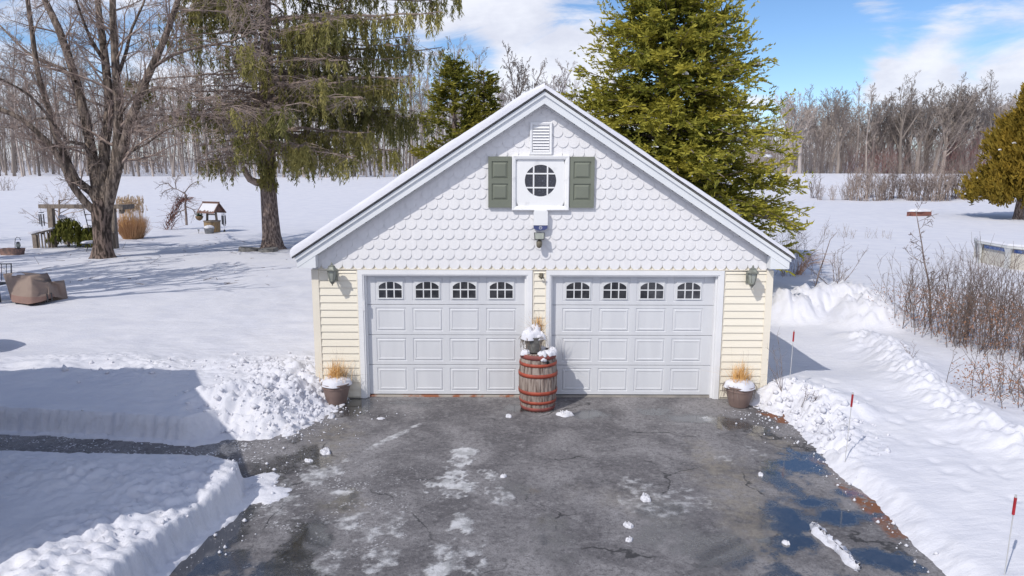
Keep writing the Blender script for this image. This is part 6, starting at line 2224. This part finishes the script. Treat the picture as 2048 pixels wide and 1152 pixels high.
m.tube([(0, 0, 0), (.03, 0, .45), (.06, 0, .62), (.14, 0, .70), (.24, 0, .66), (.27, 0, .56)], .012, 5); m.build('rod', M['metal_dark'], t2)
p3 = P(37, 500, 17.35)
t2 = empty('garden_lantern', (p3.x, 17.35, g0 + .25), 'small glass lantern standing on the end of the terracotta trough', 'lantern')
m = MB(); m.lathe([(.09, 0), (.09, .02), (.05, .03)], 10); m.build('base', M['metal_dark'], t2)
m = MB(); m.lathe([(.05, .03), (.085, .10), (.08, .18), (.05, .22)], 10); m.build('glass', M['lamp_glass'], t2, True)
m = MB(); m.lathe([(.06, .22), (.08, .235), (.02, .27)], 10); m.build('cap', M['metal_dark'], t2)

# covered garden seat
def garden_seat_():
    YS = 7.0
    p = P(58, 606, YS); g0 = gz(p.x, YS)
    O_ = Vector((p.x, YS, g0))
    t = empty('garden_lounger', O_, 'garden seat under a taupe canvas cover on the left snow', 'covered furniture')
    # outline of the canvas over a chair that faces the camera's right: tall back on the left, dipping seat, lower arm
    def W(px, py, y): return P(px, py, y) - O_
    front_top = [(6, 550), (22, 551), (38, 553), (55, 555), (60, 553), (63, 558), (70, 563), (80, 567), (90, 568), (96, 566), (101, 566), (103, 572)]
    front_bot = [(20, 603), (27, 606), (38, 609), (50, 610.5), (58, 610.5), (66, 609.5), (73, 608), (82, 606), (91, 603), (97, 600.5), (103, 598.5), (107.5, 596)]
    n = len(front_top)
    rng = random.Random(3)
    rows = 9
    m = MB()
    def yd(i): 
        u = i / (n - 1)
        return YS - .38 + 1.1 * abs(u - .42) ** 1.2
    vs = []; 
    for j in range(rows):
        f = j / (rows - 1)
        for i in range(n):
            a = W(*front_top[i], yd(i) + .18); b = W(*front_bot[i], yd(i))
            q = a.lerp(b, f)
            if 0 < j:
                q.y += .035 * math.sin(i * 2.4 + 1.5 * f) * (f + .15) + rng.uniform(-.012, .012)
            if i in (6, 7, 8) and 0 < j < 6:
                q.y += .10 * math.sin(math.pi * f)
            vs.append(tuple(q))
    back = []
    for i in range(n):
        a = W(*front_top[i], yd(i) + .18)
        back.append((a.x + .06, a.y + .62 - .25 * abs(i / (n - 1) - .4), a.z - .03 - (.10 if 5 < i < 10 else 0)))
    backlow = [(x + .02, y + .05, -.05) for x, y, z in back]
    vs += back + backlow
    fs = [(j * n + i, (j + 1) * n + i, (j + 1) * n + i + 1, j * n + i + 1) for j in range(rows - 1) for i in range(n - 1)]
    o1, o2 = rows * n, rows * n + n
    fs += [(i, i + 1, o1 + i + 1, o1 + i) for i in range(n - 1)] + [(o1 + i, o1 + i + 1, o2 + i + 1, o2 + i) for i in range(n - 1)]
    bot = (rows - 1) * n
    mi = []
    m.add(vs, fs)
    # sides
    for e in (0, n - 1):
        loop = [j * n + e for j in range(rows)] + [o2 + e, o1 + e]
        m.f.append(tuple(loop if e else loop[::-1])); m.mi.append(0)
    # lower hem band in the duller cloth
    for idx in range((rows - 1) * (n - 1)):
        if idx // (n - 1) >= 6: m.mi[idx] = 1
    o = m.build('canvas_cover', [M['cover'], M['cover_low']], t, True)
    for px, py in ((104.5, 603), (96, 605)):
        a = W(px, py, YS - .1); l_ = MB(); l_.tube([(a.x, a.y, a.z), (a.x - .01, a.y, a.z + .2)], .018, 6); l_.build('leg', M['metal_dark'], t)
    s_ = snow_cap(.16, .05, rng_ if False else np.random.default_rng(1), .3, 14, .5, 1); o = s_.build('snow', SNOW, t, True); o.location = W(36, 552, YS + .1)
garden_seat_()
# dark metal chair at the very left
p = P(4, 602, 7.4); g0 = gz(p.x, 7.4)
t = empty('metal_chair', (p.x - .35, 7.4, g0), 'dark metal garden chair half out of frame beside the covered seat', 'chair')
for x in (-.3, .48):
    for y in (-.25, .25):
        m = MB(); m.tube([(x, y, -.05), (x, y, .5)], .02, 6); m.build('leg', M['metal_dark'], t)
m = MB(); m.tube([(-.3, .25, .5), (-.3, .32, .95), (.48, .32, .95), (.48, .25, .5)], .02, 6)
for k in range(1, 6): 
    x = -.3 + .78 * k / 6; m.tube([(x, .25, .5), (x, .32, .95)], .01, 4)
m.build('back_frame', M['metal_dark'], t)
m = MB()
for k in range(7): m.bar((-.3, -.25 + .5 * k / 6, .46), (.48, -.25 + .5 * k / 6, .46), .06, .02)
m.build('seat', M['metal_dark'], t)
m = MB(); m.tube([(-.3, -.25, .22), (.48, -.25, .22)], .014, 5); m.tube([(-.3, -.27, .62), (.48, -.27, .62)], .016, 5); m.build('stretcher', M['metal_dark'], t)
# covered table out of frame, its shadow shows at the left edge
m = MB()
m.lathe([(.95, -.05), (.92, .35), (.90, .72), (.82, .78), (.2, .80)], 26, wob=.05)
o = m.build('table', M['cover'], None, True, (-11.6, 1.6, gz(-11.6, 1.6))); tag(o, 'round table under a canvas cover, out of frame at left', 'covered furniture')

CLOUDS = [(1060, 40, 4, 11, 0.27), (930, 138, 1, 3.5, -0.2), (1625, 115, 2, 5, -0.24), (1790, 90, 1.5, 5, 0.2), (1610, 5, 2, 5.5, 0.22), (1500, 120, 1.5, 4.5, 0.13), (1970, 95, 2, 5, 0.2), (1940, 10, 2, 5, -0.12), (250, 100, 8, 20, 0.12), (620, 60, 3, 9, 0.1), (1500, -400, 8, 22, -0.35), (1150, 130, 1, 4, 0.12)]

# ------------------------------------------------------------------ sky
def dirv(px, py):
    return Vector(ray(px, py)).normalized()

wd = bpy.data.worlds.new("World")
scn.world = wd
wd.use_nodes = True
nt = NT(wd.node_tree)
nt.n.clear()
out = nt.node('ShaderNodeOutputWorld')
bg = nt.node('ShaderNodeBackground')
bg.inputs['Strength'].default_value = 0.15
sky = nt.node('ShaderNodeTexSky', sky_type='NISHITA')
sky.sun_disc = False
sky.sun_elevation = math.asin(-SUN_DIR.z)
sky.sun_rotation = math.atan2(-SUN_DIR.x, -SUN_DIR.y)
sky.altitude = 100
sky.air_density = 0.75
sky.dust_density = 0.15
sky.ozone_density = 3.5
tcg = nt.node('ShaderNodeTexCoord').outputs['Generated']
hs = nt.node('ShaderNodeHueSaturation')
hs.inputs['Saturation'].default_value = 1.08
nt.link(sky.outputs[0], hs.inputs['Color'])
n1 = nt.noise(nt.mapping(tcg, (1.0, 1.0, 3.6), (0.3, 0.1, 0.0)), 4.6, 9, 0.62, 0.6)
n2 = nt.noise(nt.mapping(tcg, (1.0, 1.0, 2.2), (2.3, 1.1, 0.7)), 9.0, 6, 0.6)
guide = None
for px, py, r_in, r_out, wgt in CLOUDS:
    d = dirv(px, py)
    dp = nt.vmath('DOT_PRODUCT', tcg, (d.x, d.y, d.z)).outputs['Value']
    g = nt.math('MULTIPLY', nt.ramp(dp, math.cos(math.radians(r_out)), math.cos(math.radians(r_in))), wgt)
    guide = g if guide is None else nt.math('ADD', guide, g)
dens = nt.math('ADD', n1, guide)
sep = nt.node('ShaderNodeSeparateXYZ'); nt.link(tcg, sep.inputs[0])
dens = nt.math('ADD', dens, nt.ramp(sep.outputs['Z'], 0.16, 0.02, True, 0.0, 0.17))
dens = nt.math('ADD', dens, nt.ramp(sep.outputs['Y'], 0.1, -0.5, True, 0.0, 0.16))  # unseen cloud added behind the camera to brighten and neutralise the fill light
mask = nt.ramp(dens, 0.49, 0.74)
shade = nt.ramp(n2, 0.3, 0.7)
ccol = nt.mix(shade, (5.0, 5.15, 5.9), (6.6, 6.7, 7.2))
col = nt.mix(nt.math('MULTIPLY', mask, 0.93), hs.outputs[0], ccol)
nt.link(col, bg.inputs['Color'])
nt.link(bg.outputs[0], out.inputs[0])

vs_ = scn.view_settings
vs_.view_transform = 'Standard'
vs_.look = 'None'
vs_.exposure = 0.0
vs_.gamma = 1.0
scn.cycles.max_bounces = 6
scn.cycles.diffuse_bounces = 3
scn.cycles.glossy_bounces = 3
scn.cycles.transmission_bounces = 2
scn.cycles.use_denoising = True
